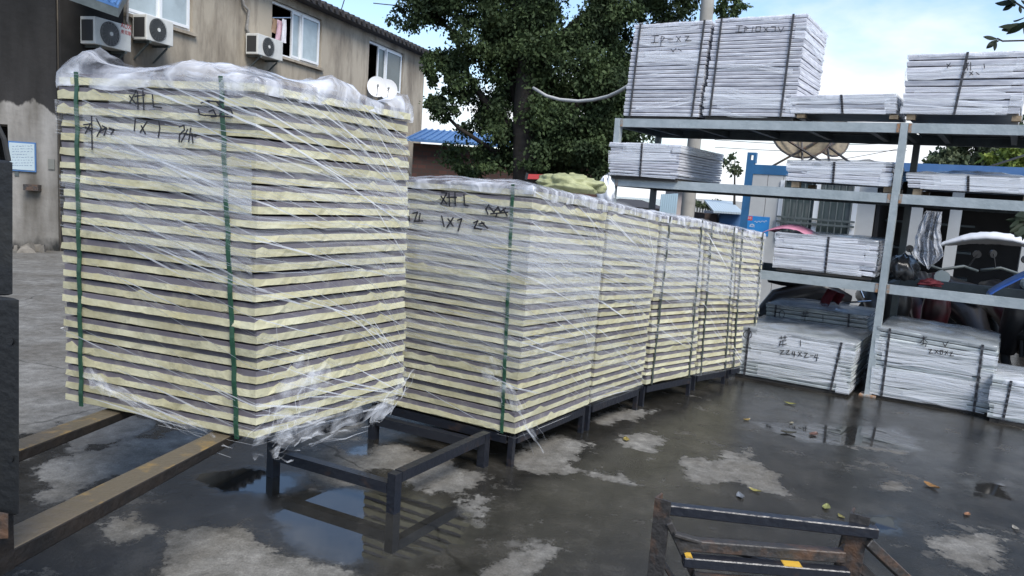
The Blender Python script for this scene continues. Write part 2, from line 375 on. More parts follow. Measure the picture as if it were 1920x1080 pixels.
    base_dry = ramp(noise(9, 10, .72), [(.3, (.14, .135, .12)), (.55, (.27, .26, .235)), (.75, (.37, .36, .33))])
    base_dry = mixc(mr(noise(1.7, 8, .7), .38, .62, 0, .85), base_dry, ramp(noise(22, 6, .7), [(.3, (.10, .09, .075)), (.7, (.17, .155, .13))]))
    col = mixc(drym, base_wet, base_dry)
    wc = ramp(noise(4), [(0, (.022, .022, .022)), (1, (.04, .04, .036))])
    col = mixc(math_('MULTIPLY', wat_m, .75), col, wc)
    grit = mr(noise(110, 4, .8), .35, .7, .62, 1.12); grit2 = mr(noise(13, 8, .75), .35, .65, .72, 1.12); gm = N(t, 'ShaderNodeMix', data_type='RGBA', blend_type='MULTIPLY'); gm.inputs[0].default_value = 1
    L(col, gm.inputs[6]); L(math_('MULTIPLY', grit, grit2), gm.inputs[7]); col = gm.outputs[2]
    vo = N(t, 'ShaderNodeTexVoronoi', feature='DISTANCE_TO_EDGE'); vo.inputs['Scale'].default_value = .30
    nv = N(t, 'ShaderNodeTexNoise'); nv.inputs['Scale'].default_value = 2.5; nv.inputs['Detail'].default_value = 6; L(tc, nv.inputs[0]); vm = N(t, 'ShaderNodeVectorMath', operation='MULTIPLY_ADD'); L(nv.outputs['Color'], vm.inputs[0]); vm.inputs[1].default_value = (.35, .35, 0); L(tc, vm.inputs[2]); L(vm.outputs[0], vo.inputs['Vector'])
    ck = mr(vo.outputs['Distance'], .0008, .0035, .5, 1); cm = N(t, 'ShaderNodeMix', data_type='RGBA', blend_type='MULTIPLY'); cm.inputs[0].default_value = 1; L(col, cm.inputs[6]); L(ck, cm.inputs[7]); col = cm.outputs[2]
    L(col, b.inputs['Base Color'])
    rw = mr(noise(7, 8, .7), .3, .7, .07, .30)
    rough = N(t, 'ShaderNodeMix', data_type='FLOAT'); L(drym, rough.inputs[0]); L(rw, rough.inputs[2]); rough.inputs[3].default_value = .85
    r2 = N(t, 'ShaderNodeMix', data_type='FLOAT'); L(wat_m, r2.inputs[0]); L(rough.outputs[0], r2.inputs[2]); r2.inputs[3].default_value = .02
    L(r2.outputs[0], b.inputs['Roughness'])
    sl = math_('ADD', mr(drym, 0, 1, .32, .25), math_('MULTIPLY', wat_m, .5)); L(sl, b.inputs['Specular IOR Level'])
    bp = N(t, 'ShaderNodeBump'); bp.inputs['Distance'].default_value = .012
    hh = math_('ADD', math_('MULTIPLY', noise(60, 8, .7), .6), noise(14, 8, .7)); L(hh, bp.inputs['Height'])
    st = math_('MULTIPLY', mr(wat_m, 0, 1, 1, .012), mr(drym, 0, 1, .16, .55)); L(st, bp.inputs['Strength'])
    L(bp.outputs[0], b.inputs['Normal'])
    me.materials.append(m); o = bpy.data.objects.new('ground', me); C.objects.link(o); o['kind'] = 'structure'
ground()

# ------------------------------------------------------------------ stacks of panels
def lerp(a, b, t): return a*(1-t)+b*t
class Hull:
    """four corners A (near), R, F (far), L, counter-clockwise seen from above, bottom and top"""
    def __init__(s, b, t): s.b = [A3(*p) for p in b]; s.t = [A3(*p) for p in t]
    def P(s, per, h, off=0.):
        per = per % 4; k = int(per) % 4; f = per-int(per); k2 = (k+1) % 4
        a = lerp(s.b[k], s.t[k], h); c = lerp(s.b[k2], s.t[k2], h); p = lerp(a, c, f)
        e = c-a; n = A3(e[1], -e[0], 0); n /= np.linalg.norm(n)
        if off:
            p = p+n*off
            # keep the corners closed
            if f < 1e-6:
                a0 = lerp(s.b[(k-1) % 4], s.t[(k-1) % 4], h); e0 = a-a0; n0 = A3(e0[1], -e0[0], 0); n0 /= np.linalg.norm(n0)
                d = (n+n0)/2; d /= max(.5, d@d); p = lerp(a, c, 0)+d*off
        return p
def panels(par, hull, n, kind, mats, segs=20, seed=0, jit=.008):
    rnd = random.Random(seed)
    H = abs(hull.t[0][2]-hull.b[0][2])/n
    th = [1+rnd.uniform(-.09, .09) for _ in range(n)] if kind == 'foam' else [1+rnd.uniform(-.05, .05) for _ in range(n)]
    cum = [0]
    for q_ in th: cum.append(cum[-1]+q_/sum(th))
    for i in range(n):
        h0, h1 = cum[i], cum[i+1]; mb = MB(); N4 = segs*4; rows = [[] for _ in range(4)]
        jx, jy = rnd.uniform(-jit, jit), rnd.uniform(-jit, jit); J = A3(jx, jy, 0)
        gap = .16 if kind == 'foam' else .18
        rough = rnd.choice([.4, .8, 1.2, 1.8, 2.6]); bm_ = rnd.uniform(-.06, .05); sd_ = rnd.uniform(0, 99)
        for k in range(N4):
            per = k/segs
            nn = noise.noise((per*7, sd_, i)); n2 = noise.noise((per*26, sd_, i+7)); n3 = noise.noise((per*1.3, sd_, i+3))
            if kind == 'foam':
                lo = gap+.08*n2*rough+.02*n3-.02*rough
                bo = .63+bm_+.06*nn*rough+.05*n3+(.30*max(0, noise.noise((per*13, sd_, 5.))-.33)*rough*3)
                ys = (lo, min(.9, bo), min(.9, bo), .985+.01*n3); off = (.001+.006*n2, .005*nn, -.005, -.004)
            else:
                ys = (gap+.06*n3+.05*n2, .45+.05*nn, .75, .97+.05*n3+.05*nn); off = (-.002, .0+.003*nn, .002, -.001+.004*n2)
            for r in range(4):
                h = h0+(h1-h0)*ys[r]; rows[r].append(hull.P(per, h, off[r])+J)
        v = [p for r in rows for p in r]; mb.v = [tuple(p) for p in v]
        for r in range(3):
            for k in range(N4):
                k2 = (k+1) % N4; mb.f.append((r*N4+k, r*N4+k2, (r+1)*N4+k2, (r+1)*N4+k)); mb.m.append(0 if r == 0 else 1); mb.uv.append([(0, 0)]*4)
        mb.f.append(tuple(range(N4))[::-1]); mb.m.append(0); mb.uv.append([(0, 0)]*N4)
        mb.f.append(tuple(3*N4+k for k in range(N4))); mb.m.append(1); mb.uv.append([(0, 0)]*N4)
        mb.build('panel', mats, par)
def ribbon(mb, hull, p0, p1, h0, h1, wid, off, n=14, wob=0., seed=0, taper=True):
    """film strip around the hull from perimeter p0,h0 to p1,h1 (heights as fractions), width in metres"""
    H = abs(hull.t[0][2]-hull.b[0][2]); pts = []
    ps = sorted(set([p0+(p1-p0)*i/n for i in range(n+1)]+[float(q) for q in range(math.ceil(min(p0, p1)), math.floor(max(p0, p1))+1) if p0 < q < p1]))
    L = 0; prev = None
    for p in ps:
        f = (p-p0)/(p1-p0); h = lerp(h0, h1, f)+wob*noise.noise((p*3, seed, 1.))
        ww = wid*(1 if not taper else (.35+.65*math.sin(math.pi*min(max(f, .02), .98)))) * (1+.35*noise.noise((p*5, seed, 9.)))
        a = max(-.01, min(1.02, h-ww/2/H)); b = max(-.01, min(1.02, h+ww/2/H))
        A = hull.P(p, a, off); B = hull.P(p, b, off+.0015)
        if prev is not None: L += float(np.linalg.norm(A-prev))
        prev = A; pts.append((A, B, L))
    for i in range(len(pts)-1):
        A, B, l0 = pts[i]; A2, B2, l1 = pts[i+1]
        mb.face([A, A2, B2, B], 0, [(l0+seed, seed*3.1), (l1+seed, seed*3.1), (l1+seed, seed*3.1+wid*3), (l0+seed, seed*3.1+wid*3)])
def cap(par, hull, hgt, over, seed, mat, name='top_film', n=44, lumps=()):
    """crumpled film lying on the top and folding over the edges"""
    mb = MB(); V = []; e = .10
    for j in range(n+1):
        for i in range(n+1):
            u = -e+(1+2*e)*i/n; v = -e+(1+2*e)*j/n; uc = min(max(u, 0), 1); vc = min(max(v, 0), 1)
            a = lerp(hull.t[0], hull.t[1], uc); b = lerp(hull.t[3], hull.t[2], uc); p = lerp(a, b, vc)
            d = max(abs(u-uc), abs(v-vc))/e
            nrm = (hull.t[0]+hull.t[1]+hull.t[2]+hull.t[3])/4
            outd = p-nrm; outd[2] = 0; outd /= np.linalg.norm(outd)+1e-9
            edge = min(uc, 1-uc, vc, 1-vc)
            rg = lambda a, f: (1-2.2*abs(noise.noise((u*f, v*f*a, seed+f))))
            z = hgt*(.25+.75*min(1, edge*4))*(.35+.40*max(-.3, rg(1.4, 2.3))+.22*rg(.5, 4.5)+.12*rg(2.2, 8)+.10*rg(3, 13))
            for (lu, lv, lr, lh) in lumps: z += lh*math.exp(-((u-lu)**2+(v-lv)**2)/lr**2)*(.7+.5*rg(1, 9))
            if d > 0:
                z = z*(1-d) - over*d*(1+.5*noise.noise((u*4, v*4, seed+8)))
                p = p+outd*(.012+.012*noise.noise((u*9, v*9, seed)))
            V.append((p[0], p[1], p[2]+max(z, .004) if d <= 0 else p[2]+z))
    mb.v = [tuple(map(float, q)) for q in V]
    for j in range(n):
        for i in range(n):
            q = j*(n+1)+i; mb.f.append((q, q+1, q+n+2, q+n+1)); mb.m.append(0); mb.uv.append([(0, 0)]*4)
    return mb.build(name, mat, par, smooth=True)
def strap(par, hull, p, p2, mat, w=.016, name='strap', up=0):
    mb = MB(); H = abs(hull.t[0][2]-hull.b[0][2]); Lf = np.linalg.norm(hull.P(int(p)+.999, .5)-hull.P(int(p), .5)); d = w/2/Lf
    for k in range(24):
        a, b = -.004+1.008*k/24, -.004+1.008*(k+1)/24; o1 = .011+up+.003*math.sin(k*2.1); o2 = .011+up+.003*math.sin((k+1)*2.1)
        pa, pb = lerp(p2, p, a), lerp(p2, p, b)
        mb.hexa([hull.P(pa-d, a, o1-.005), hull.P(pa+d, a, o1-.005), hull.P(pa+d, a, o1), hull.P(pa-d, a, o1)][::-1],
                [hull.P(pb-d, b, o2-.005), hull.P(pb+d, b, o2-.005), hull.P(pb+d, b, o2), hull.P(pb-d, b, o2)][::-1])
    mb.build(name, mat, par)
def writing(par, hull, face, strokes, w=.007, off=.008, mat=None, name='marker_writing'):
    a, b, c = hull.b[face], hull.b[(face+1) % 4], hull.t[face]
    n = np.cross(b-a, c-a); n /= np.linalg.norm(n); mb = MB()
    for s in strokes:
        pts = [onplane(x, y, a+n*off, n) for x, y in s]
        for i in range(len(pts)-1):
            d = pts[i+1]-pts[i]; L = np.linalg.norm(d)
            if L < 1e-5: continue
            d /= L; sd2 = np.cross(n, d)*w/2; p, q = pts[i]-d*w*.3, pts[i+1]+d*w*.3
            mb.hexa([p-sd2, q-sd2, q+sd2, p+sd2], [p-sd2+n*.0012, q-sd2+n*.0012, q+sd2+n*.0012, p+sd2+n*.0012])
    mb.build(name, mat or m_mark, par, kind='stuff')

def quadF(b): return b[0], b[1], b[1]+b[2]-b[0], b[2]
def foam_stack(label, A, R, L, At, Rt, Lt, n, seed, strands, segs, zoomw=1., straps=(), lumps=(), caph=.05, haze=0):
    b = [A, R, A3(*R)+A3(*L)-A3(*A), L]; t = [At, Rt, A3(*Rt)+A3(*Lt)-A3(*At), Lt]
    hull = Hull(b, t); loc = sum(hull.b)/4
    par = thing('panel_stack', label, 'panel stack', tuple(loc), 'film wrapped stacks of yellow foam core panels in a row')
    panels(par, hull, n, 'foam', [m_foam, m_grey], segs, seed)
    rnd = random.Random(seed*11+1)
    mb = MB(); ms = MB(); mo = MB()
    for k in range(strands):          # fine bright stretch lines, spiralling down towards the right
        h = rnd.uniform(.02, 1.25); p0 = rnd.uniform(2.95, 4.75) if k % 3 else rnd.uniform(3.9, 4.8); ln = rnd.uniform(.25, 1.1); sl = rnd.gauss(.27, .035) if p0 > 3.9 else rnd.gauss(.22, .05)
        if rnd.random() < .6: h = round(h*7)/7+rnd.gauss(0, .022)
        p1 = p0+ln
        if p0 < 5.0 < p1: p1 = 4.999
        ribbon(ms, hull, p0, p1, min(1.0, h), max(.0, min(1.0, h)-sl*ln), rnd.choice([.0012, .0016, .0022, .003, .005] if p0 > 3.85 else [.0018, .0028, .004, .006, .008])*zoomw, .008+rnd.random()*.008, wob=.003, seed=rnd.uniform(0, 60))
    for k in range(13+haze):               # wide loose wraps
        h = rnd.uniform(.62, 1.0) if k % 4 else rnd.uniform(.05, 1.); p0 = rnd.uniform(2.95, 3.5)
        if haze and k > 10: h = rnd.uniform(.55, 1.0)
        pe = 4.98 if (k % 3 == 0 or haze) else 3.99; hb = h-rnd.uniform(.05, .2); wd = rnd.uniform(.05, .22); of = .007+rnd.random()*.006; sd_ = rnd.uniform(0, 60)
        ribbon(mb, hull, p0, pe, h, hb, wd, of, wob=.02, seed=sd_, taper=False)
        for sg in (-.5, .5):
            dh = sg*wd/1.4
            if 0 < h+dh < 1 and 0 < hb+dh < 1: ribbon(ms, hull, p0, pe, h+dh, hb+dh, .003, of+.001, wob=.02, seed=sd_, taper=False)
    ms.build('film_strand', m_strand, par, uv=True, kind='stuff')
    mb.build('film_wrap', m_sheet, par, uv=True, kind='stuff')
    cap(par, hull, caph, .05, seed*3.3, m_cap, lumps=lumps)
    for (a1, a2) in straps: strap(par, hull, a1, a2, m_strap, w=.018)
    return par, hull
# stack on the forks
Z1 = .50
A, R, L = atz(480, 826, Z1), atz(757, 740, Z1), atz(125, 752, Z1)
At, Rt, Lt = aty(480, 148, A[1]), aty(768, 207, R[1]), aty(111, 137, L[1])
s1, h1 = foam_stack('large film wrapped stack of yellow and grey foam panels raised on the two rusty forks', A, R, L, At, Rt, Lt, 25, 3, 200, 30,
    straps=((3.105, 3.095), (3.845, 3.915)), lumps=((.06, .88, .10, .085), (.02, .3, .2, .035), (.5, .03, .13, .055), (.96, .02, .07, .06), (.35, .5, .3, .03)), caph=.05)
# crumpled tails of film at the foot of stack 1
def crumple(par, cpx, cpy, hull, face, ln, wd, ang, seed, mat):
    a, b, c = hull.b[face], hull.b[(face+1) % 4], hull.t[face]
    n = np.cross(b-a, c-a); n /= np.linalg.norm(n); P = onplane(cpx, cpy, a+n*.02, n); e = (b-a)/np.linalg.norm(b-a); up = np.cross(n, e)
    d = e*math.cos(ang)+up*math.sin(ang); q = -e*math.sin(ang)+up*math.cos(ang); mb = MB(); nu, nv = 26, 7; rnd = random.Random(seed)
    for i in range(nu+1):
        for j in range(nv+1):
            f = i/nu; g = j/nv-.5; wdt = wd*(.35+.65*math.sin(math.pi*f)**.7)*(1+.4*noise.noise((f*6, seed, 0)))
            p = P+d*ln*(f-.5)+q*g*wdt+n*(.014+.010*noise.noise((f*4, g*6, seed))+.008*abs(noise.noise((f*7, g*22, seed))))+q*.03*noise.noise((f*4, 3, seed))
            mb.v.append(tuple(p))
    for i in range(nu):
        for j in range(nv):
            k = i*(nv+1)+j; mb.f.append((k, k+nv+1, k+nv+2, k+1)); mb.m.append(0); mb.uv.append([(0, 0)]*4)
    mb.build('loose_film', mat, par, smooth=True)
    sm = MB()
    for k in range(int(4+ln*12)):
        f0 = rnd.uniform(0, .8); f1 = min(1.15, f0+rnd.uniform(.15, .6)); g0 = rnd.uniform(-.5, .5); g1 = g0*rnd.uniform(.3, 1.8)+rnd.uniform(-.2, .2); w_ = rnd.choice([.001, .0015, .002, .004]); prv = None
        for i in range(7):
            f = lerp(f0, f1, i/6); g = lerp(g0, g1, i/6)+.05*math.sin(i*1.3+k); p = P+d*ln*(f-.5)+q*g*wd*1.6+n*(.012+.03*rnd.random()*min(1, ln))
            if prv is not None: sm.face([prv-q*w_, p-q*w_, p+q*w_, prv+q*w_], 0, [(i*.1+k, 0), (i*.1+.1+k, 0), (i*.1+.1+k, .1), (i*.1+k, .1)])
            prv = p
    sm.build('film_strand', m_tail, par, uv=True, kind='stuff')
m_loose = film_mat('loose_film', .0, .36, col=(.85, .87, .9), sx=9, sy=9, thr=(.42, .70), coords='Object', bump=.5, rough=.3)
crumple(s1, 190, 716, h1, 3, .16, .07, -.6, 1, m_loose); crumple(s1, 290, 762, h1, 3, .62, .05, -.22, 2, m_loose)
crumple(s1, 530, 760, h1, 0, .40, .16, 1.0, 4, m_loose); crumple(s1, 575, 742, h1, 0, .3, .12, .9, 5, m_loose)
crumple(s1, 725, 745, h1, 0, .3, .1, .7, 6, m_loose); crumple(s1, 625, 788, h1, 0, .7, .09, .02, 8, m_loose)
crumple(s1, 510, 820, h1, 0, .22, .12, .4, 9, m_loose)
S1 = [[(242,171),(256,170),(243,193)],[(243,180),(255,195)],[(258,172),(259,204)],[(253,181),(272,178)],[(268,170),(270,206)],[(286,178),(288,200),(303,202)],
 [(377,193),(390,189),(417,192)],[(372,205),(374,214),(385,217)],[(390,190),(398,199)],[(405,190),(416,201)],[(392,209),(400,206),(406,218),(396,219)],[(412,217),(418,204),(433,206),(436,213),(425,214)],[(385,216),(436,219)],
 [(157,234),(170,232),(160,250)],[(160,238),(172,246)],[(172,218),(173,280)],[(181,223),(190,240),(182,256)],[(186,248),(198,240)],[(192,236),(200,240),(195,254)],[(205,240),(214,243),(208,252)],
 [(254,223),(252,245)],[(276,228),(263,248)],[(265,236),(273,251)],[(298,227),(300,240),(297,257)],[(336,238),(345,235),(346,244),(337,252),(336,266)],[(345,250),(368,256)],[(358,240),(354,266)],[(352,243),(340,266)],[(360,250),(362,268)]]
writing(s1, h1, 3, S1, w=.0055, off=.017)

# the row behind
def L_of(Ab, k=.99): return A3(Ab[0]-.885*k, Ab[1]+.465*k, Ab[2])
row = [
 # bottom A, bottom R, top A, top R (photo points), left edge factor, n
 ((965, 815), (1104, 758), (1000, 350), (1139, 379), 23, 23),
 ((1108, 757), (1204, 723), (1143, 381), (1237, 403), 23, 17),
 ((1210, 721), (1302, 703), (1243, 405), (1322, 415), 22, 13),
 ((1306, 702), (1366, 691), (1326, 417), (1381, 428), 22, 9),
 ((1369, 690), (1414, 682), (1384, 430), (1434, 438), 22, 7)]
rlab = ['foam panel stack with black marker writing just behind the empty black stillage',
        'foam panel stack directly behind the one with marker writing, under the yellow green sack',
        'middle foam panel stack of the row, third from its far end',
        'foam panel stack with loose white film top, second from the far end',
        'farthest foam panel stack, nearest the pink fabric']
m_strapd = M('dark_strap', (.05, .06, .05), .5)
HUL = []
for i, (a, r, at, rt, n, segs) in enumerate(row):
    bz_ = (.19, .19, .18, .15, .11); A, R = G(*a, bz_[i]), G(*r, bz_[i]); At, Rt = aty(*at, A[1]), aty(*rt, R[1]); L = L_of(A); Lt = L_of(At)
    st = ((3.885, 3.925),) if i == 0 else ()
    p, h = foam_stack(rlab[i], A, R, L, At, Rt, Lt, n, 20+i, 110 if i == 0 else 40, max(8, segs), zoomw=1.0+.05*i, straps=st, caph=.05, haze=7 if i < 2 else 5)
    if i >= 2:
        strap(p, h, 4.14, 4.1, m_strapd, w=.022); strap(p, h, 4.9, 4.86, m_strapd, w=.022)
    HUL.append((p, h))
S2 = [[(828,361),(838,362),(827,382)],[(827,368),(838,383)],[(842,362),(843,386)],[(838,370),(856,370)],[(853,361),(854,385)],[(870,365),(871,384),(878,386)],
 [(917,384),(911,392),(915,402)],[(918,388),(926,398),(934,388),(938,398),(948,390)],[(920,401),(952,398)],[(932,400),(930,406)],[(944,392),(951,405)],
 [(766,395),(768,415)],[(774,400),(783,398),(777,415),(793,414)],[(788,400),(786,412)],[(828,405),(833,425)],[(840,410),(850,424)],[(850,408),(838,426)],[(858,413),(866,410),(859,433)],[(888,418),(896,414),(889,428),(903,430)],[(903,416),(914,428)],[(898,420),(908,418)]]
writing(*HUL[0], 3, S2, w=.008, off=.018)
crumple(*[HUL[0][0]], 965, 745, HUL[0][1], 3, .5, .06, -.9, 12, m_loose)
crumple(*[HUL[0][0]], 930, 715, HUL[0][1], 3, .2, .08, -.6, 13, m_loose)

# ------------------------------------------------------------------ low steel stillage frames
def frame(label, pts, hz, group='low black stillages', legs=(0, 1, 2, 3), bt=.05, mat=m_dark, lowbar=True, lw=.046):
    pts = [A3(*p) for p in pts]; c = sum(pts)/4
    par = thing('stillage', label, 'stillage', tuple(c), group)
    for i in range(4):
        a, b = pts[i].copy(), pts[(i+1) % 4].copy(); d = (b-a)/np.linalg.norm(b-a)
        drop = .05 if (lowbar and i % 2 == 1) else 0
        a[2] += hz-bt/2-drop; b[2] += hz-bt/2-drop
        mb = MB(); mb.bar(a+d*.027, b-d*.027, .045, bt); mb.build('rail', mat, par)
    for i in legs:
        mb = MB(); p = pts[i]; q = p.copy(); q[2] += hz-.002; mb.bar(p, q, lw, lw, up=(.5, .83, 0)); mb.build('leg', mat, par)
    return par
fA, fB, fC, fD = G(737, 960), G(512, 892), G(700, 822), G(906, 885)
fD = fA+(fC-fB)*1.0
frame('empty low black stillage on wet ground between the raised stack and second stack', [fA, fD, fC, fB], .19)
def under(hull, label):
    b = [p.copy() for p in hull.b]; c = sum(b)/4
    pts = [c+(p-c)*.94 for p in b]
    for p in pts: p[2] = gz(p[0], p[1])
    hz = float(np.mean([q[2] for q in hull.b])-np.mean([p[2] for p in pts]))-.006
    frame(label, pts, hz, lw=.03, lowbar=False)
under(HUL[0][1], 'low black stillage under the second panel stack with marker writing')
under(HUL[1][1], 'low black stillage under the stack next behind the marker-written one')
under(HUL[2][1], 'low black stillage under the middle stack of the row')
under(HUL[3][1], 'low black stillage under the last but one stack of the row')
under(HUL[4][1], 'low black stillage under the farthest stack of the row')

# ------------------------------------------------------------------ forklift forks and mast at the left edge
fl = thing('forklift', 'forklift at the left edge with dark mast and two long rusty forks', 'forklift', (-1.9, 1.9, 0))
def fork(pn, pf, w, hh, side):
    """pn near heel, pf point under the stack : top left edge points; w width vector"""
    mb = MB(); d = (pf-pn)/np.linalg.norm(pf-pn); q = A3(d[1], -d[0], 0)*w
    tip = pf+d*.75; e = A3(0, 0, -hh)
    a, b, c, f = pn, pn+q, tip+q*.85, tip+q*.15
    lo = [a+e, b+e, c+e*.45, f+e*.45]; up = [a, b, c, f]
    mb.hexa([lo[0], lo[1], lo[2], lo[3]], up, 0)
    o = mb.build('fork', [m_fork, m_forkshade], fl)
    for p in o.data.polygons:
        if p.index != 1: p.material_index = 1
    bev = o.modifiers.new('b', 'BEVEL'); bev.width = .006; bev.segments = 2
    # shank up the mast
    mb = MB(); s0 = pn-d*.05
    mb.hexa([s0+e, s0+q+e, s0+q+e+d*.055, s0+e+d*.055], [x+A3(0, 0, .55) for x in (s0, s0+q, s0+q+d*.055, s0+d*.055)])
    mb.build('fork_shank', m_forkshade, fl)
zf = Z1-.008
f2n = atz(-10, 1000, zf); f2f = atz(385, 812, zf); w2 = .112
dd = (f2f-f2n)/np.linalg.norm(f2f-f2n)
fork(f2n-dd*.05, f2f, w2, .055, 1)
f1f = atz(188, 767, zf); f1n = f1f-dd*1.35
fork(f1n, f1f, w2, .055, 1)
# mast : plates seen edge on
def vplate(name, x0, x1, ya, yb, Y, thick, mat):
    p = aty(x0, ya, Y); q = aty(x1, ya, Y); r = aty(x1, yb, Y); s = aty(x0, yb, Y); k = A3(-.5, thick, 0)*1
    mb = MB(); mb.hexa([s, r, r+k, s+k], [p, q, q+k, p+k]); o = mb.build(name, mat, fl)
    b = o.modifiers.new('b', 'BEVEL'); b.width = .006; b.segments = 2
Ym = 1.77
vplate('mast_rail', -160, 26, 300, 556, Ym, .12, m_mast)
vplate('mast_rail', -160, 38, 558, 968, Ym-.01, .12, m_mast)
vplate('carriage_hook', -40, 17, 960, 1012, Ym-.03, .03, m_rust)
mb = MB(); cpts = [aty(x, y, Ym+.02) for x, y in ((-30, 225), (-5, 235), (8, 262), (16, 302))]; mb.tube(cpts, .006, 6); mb.build('hose', m_rubber, fl)
for yy in (640, 860):
    mb = MB(); mb.disc(aty(20, yy, Ym-.012), (0, -1, 0), .008, .004, 12); mb.build('bolt', m_mast, fl)

# ------------------------------------------------------------------ storage rack
P0 = G(1650, 742) ; P0 = G(1627, 742)
U = A3(.87, -.49, 0); U /= np.linalg.norm(U); Wd = A3(.55, .835, 0); Wd /= np.linalg.norm(Wd); NV = A3(-U[1], U[0], 0)
def R3(s, v, z): return A3(P0[0], P0[1], 0)+U*s+Wd*v+A3(0, 0, z)
def RK(px, py, v=0.):
    o = R3(0, v, 0); p = onplane(px, py, o, NV); d = p-o; return float(d@U), float(p[2])
rack = thing('storage_rack', 'grey painted steel storage rack of three shelves holding white wrapped packs', 'rack', tuple(P0))
zt, zm, zl = 2.30, 1.675, .855
sL = RK(1152, 300)[0]; sR = 2.75; DEP = 1.15
def rk_box(name, s0, s1, v0, v1, z0, z1, mat, par=rack):
    mb = MB(); mb.hexa([R3(s0, v0, z0), R3(s1, v0, z0), R3(s1, v1, z0), R3(s0, v1, z0)], [R3(s0, v0, z1), R3(s1, v0, z1), R3(s1, v1, z1), R3(s0, v1, z1)])
    return mb.build(name, mat, par)
for s in (sL, 0, sR):
    g0 = gz(*R3(s, 0, 0)[:2]); g1 = gz(*R3(s, DEP, 0)[:2])
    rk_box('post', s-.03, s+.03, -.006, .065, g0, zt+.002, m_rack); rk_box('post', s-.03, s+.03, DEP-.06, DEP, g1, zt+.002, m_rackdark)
    rk_box('base_plate', s-.07, s+.07, -.05, .11, g0, g0+.012, m_rackr)
for bay, (a, b) in enumerate(((sL, 0), (0, sR))):
    for z in (zt, zm, zl):
        dz = -.09*(a+b)/2*0
        rk_box('beam', a+.032, b-.032, .002, .05, z-.085, z, m_rack)
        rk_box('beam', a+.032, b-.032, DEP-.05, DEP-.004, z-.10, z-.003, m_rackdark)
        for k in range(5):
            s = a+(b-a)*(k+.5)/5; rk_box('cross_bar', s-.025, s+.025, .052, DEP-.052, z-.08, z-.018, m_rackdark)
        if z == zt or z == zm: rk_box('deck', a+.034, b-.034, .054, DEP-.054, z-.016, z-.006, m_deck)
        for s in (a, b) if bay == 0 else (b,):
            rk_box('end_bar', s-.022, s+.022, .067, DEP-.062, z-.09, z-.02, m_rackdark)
        for s, sg in ((a, 1), (b, -1)):
            x0, x1 = sorted((s+sg*.034, s+sg*.06)); rk_box('rust_joint', x0, x1, -.002, .0015, z-.083, z-.002, m_rackr)

# ------------------------------------------------------------------ white wrapped packs
def white_pack(label, px, dep, n, seed, vfront=0., straps=(), mat=None, group='white film wrapped panel packs on the shelves', legs=.0, capm=None, caph=.03, strw=.02, cols=None, marks=None, floor=False, segs=7, jit=.008, lumps=(), fnum=22):
    """px = bottom-left, bottom-right, top-right, top-left of the front face in the photo"""
    o = R3(0, vfront, 0); c4 = [onplane(x, y, o, NV) for x, y in px]
    if floor:
        for k in (0, 1): c4[k][2] = gz(*c4[k][:2])+floor
    zb = (c4[0][2]+c4[1][2])/2
    if not floor: c4[0][2] = c4[1][2] = zb
    D = Wd*dep
    b = [c4[0], c4[1], c4[1]+D, c4[0]+D]; t = [c4[3], c4[2], c4[2]+D, c4[3]+D]
    hull = Hull(b, t); loc = sum(hull.b)/4
    par = thing('panel_pack', label, 'panel pack', tuple(loc), group)
    panels(par, hull, n, 'white', [mat or m_white, mat or m_white], segs, seed, jit)
    rnd = random.Random(seed); mb = MB(); ms = MB()
    for k in range(fnum):
        h = rnd.uniform(.0, 1.0); p0 = rnd.uniform(-.1, .3) if k % 3 else 0.9; p1 = rnd.uniform(.8, 1.0) if k % 3 else 1.98
        ribbon(mb if k % 2 else ms, hull, p0, p1, h, h+rnd.uniform(-.1, .1), rnd.uniform(.02, .1) if k % 2 else rnd.choice([.003, .005, .009]), .009+rnd.random()*.006, wob=.03, seed=rnd.uniform(0, 50), taper=False)
    mb.build('film_wrap', m_sheetw, par, uv=True, kind='stuff'); ms.build('film_strand', m_strand, par, uv=True, kind='stuff')
    cap(par, hull, caph, .03, seed*2.1, capm or m_cap, n=24, lumps=lumps)
    for s_ in straps:
        a1, a2 = s_ if isinstance(s_, tuple) else (s_, s_)
        strap(par, hull, a1, a2, m_strapb, w=strw, up=.009)
    if marks: writing(par, hull, 0, marks, w=.0065, off=.02, mat=m_mark)
    if legs:
        for k in range(4):
            f, g = (.04, .94)[k % 2], (.03, .9)[k//2]
            p = lerp(lerp(hull.b[0], hull.b[1], f), lerp(hull.b[3], hull.b[2], f), g); mm = MB()
            q0 = [p, p+U*.07, p+U*.07+Wd*.09, p+Wd*.09]; mm.hexa([x-A3(0, 0, legs) for x in q0], [x-A3(0, 0, .003) for x in q0]); mm.build('pallet_block', m_wood, par)
    else:
        mm = MB(); ins = [loc+(x-loc)*.96 for x in hull.b]; lowz = []
        low = []
        for x in ins:
            y = x.copy(); y[2] = (gz(x[0], x[1])+.001) if floor else x[2]-.03; low.append(y); x[2] -= .003
        mm.hexa(low, ins); mm.build('pallet_base', m_woodd, par)
    return par, hull
mT1 = [[(1222,67),(1235,67)],[(1228,67),(1227,79)],[(1221,80),(1234,79)],[(1240,68),(1239,86)],[(1240,68),(1246,70),(1241,77)],[(1252,74),(1262,74)],[(1268,68),(1276,78)],[(1276,68),(1268,79)],[(1284,68),(1292,68),(1285,76),(1296,76)],[(1258,92),(1262,97),(1268,90)],[(1272,92),(1278,96)]]
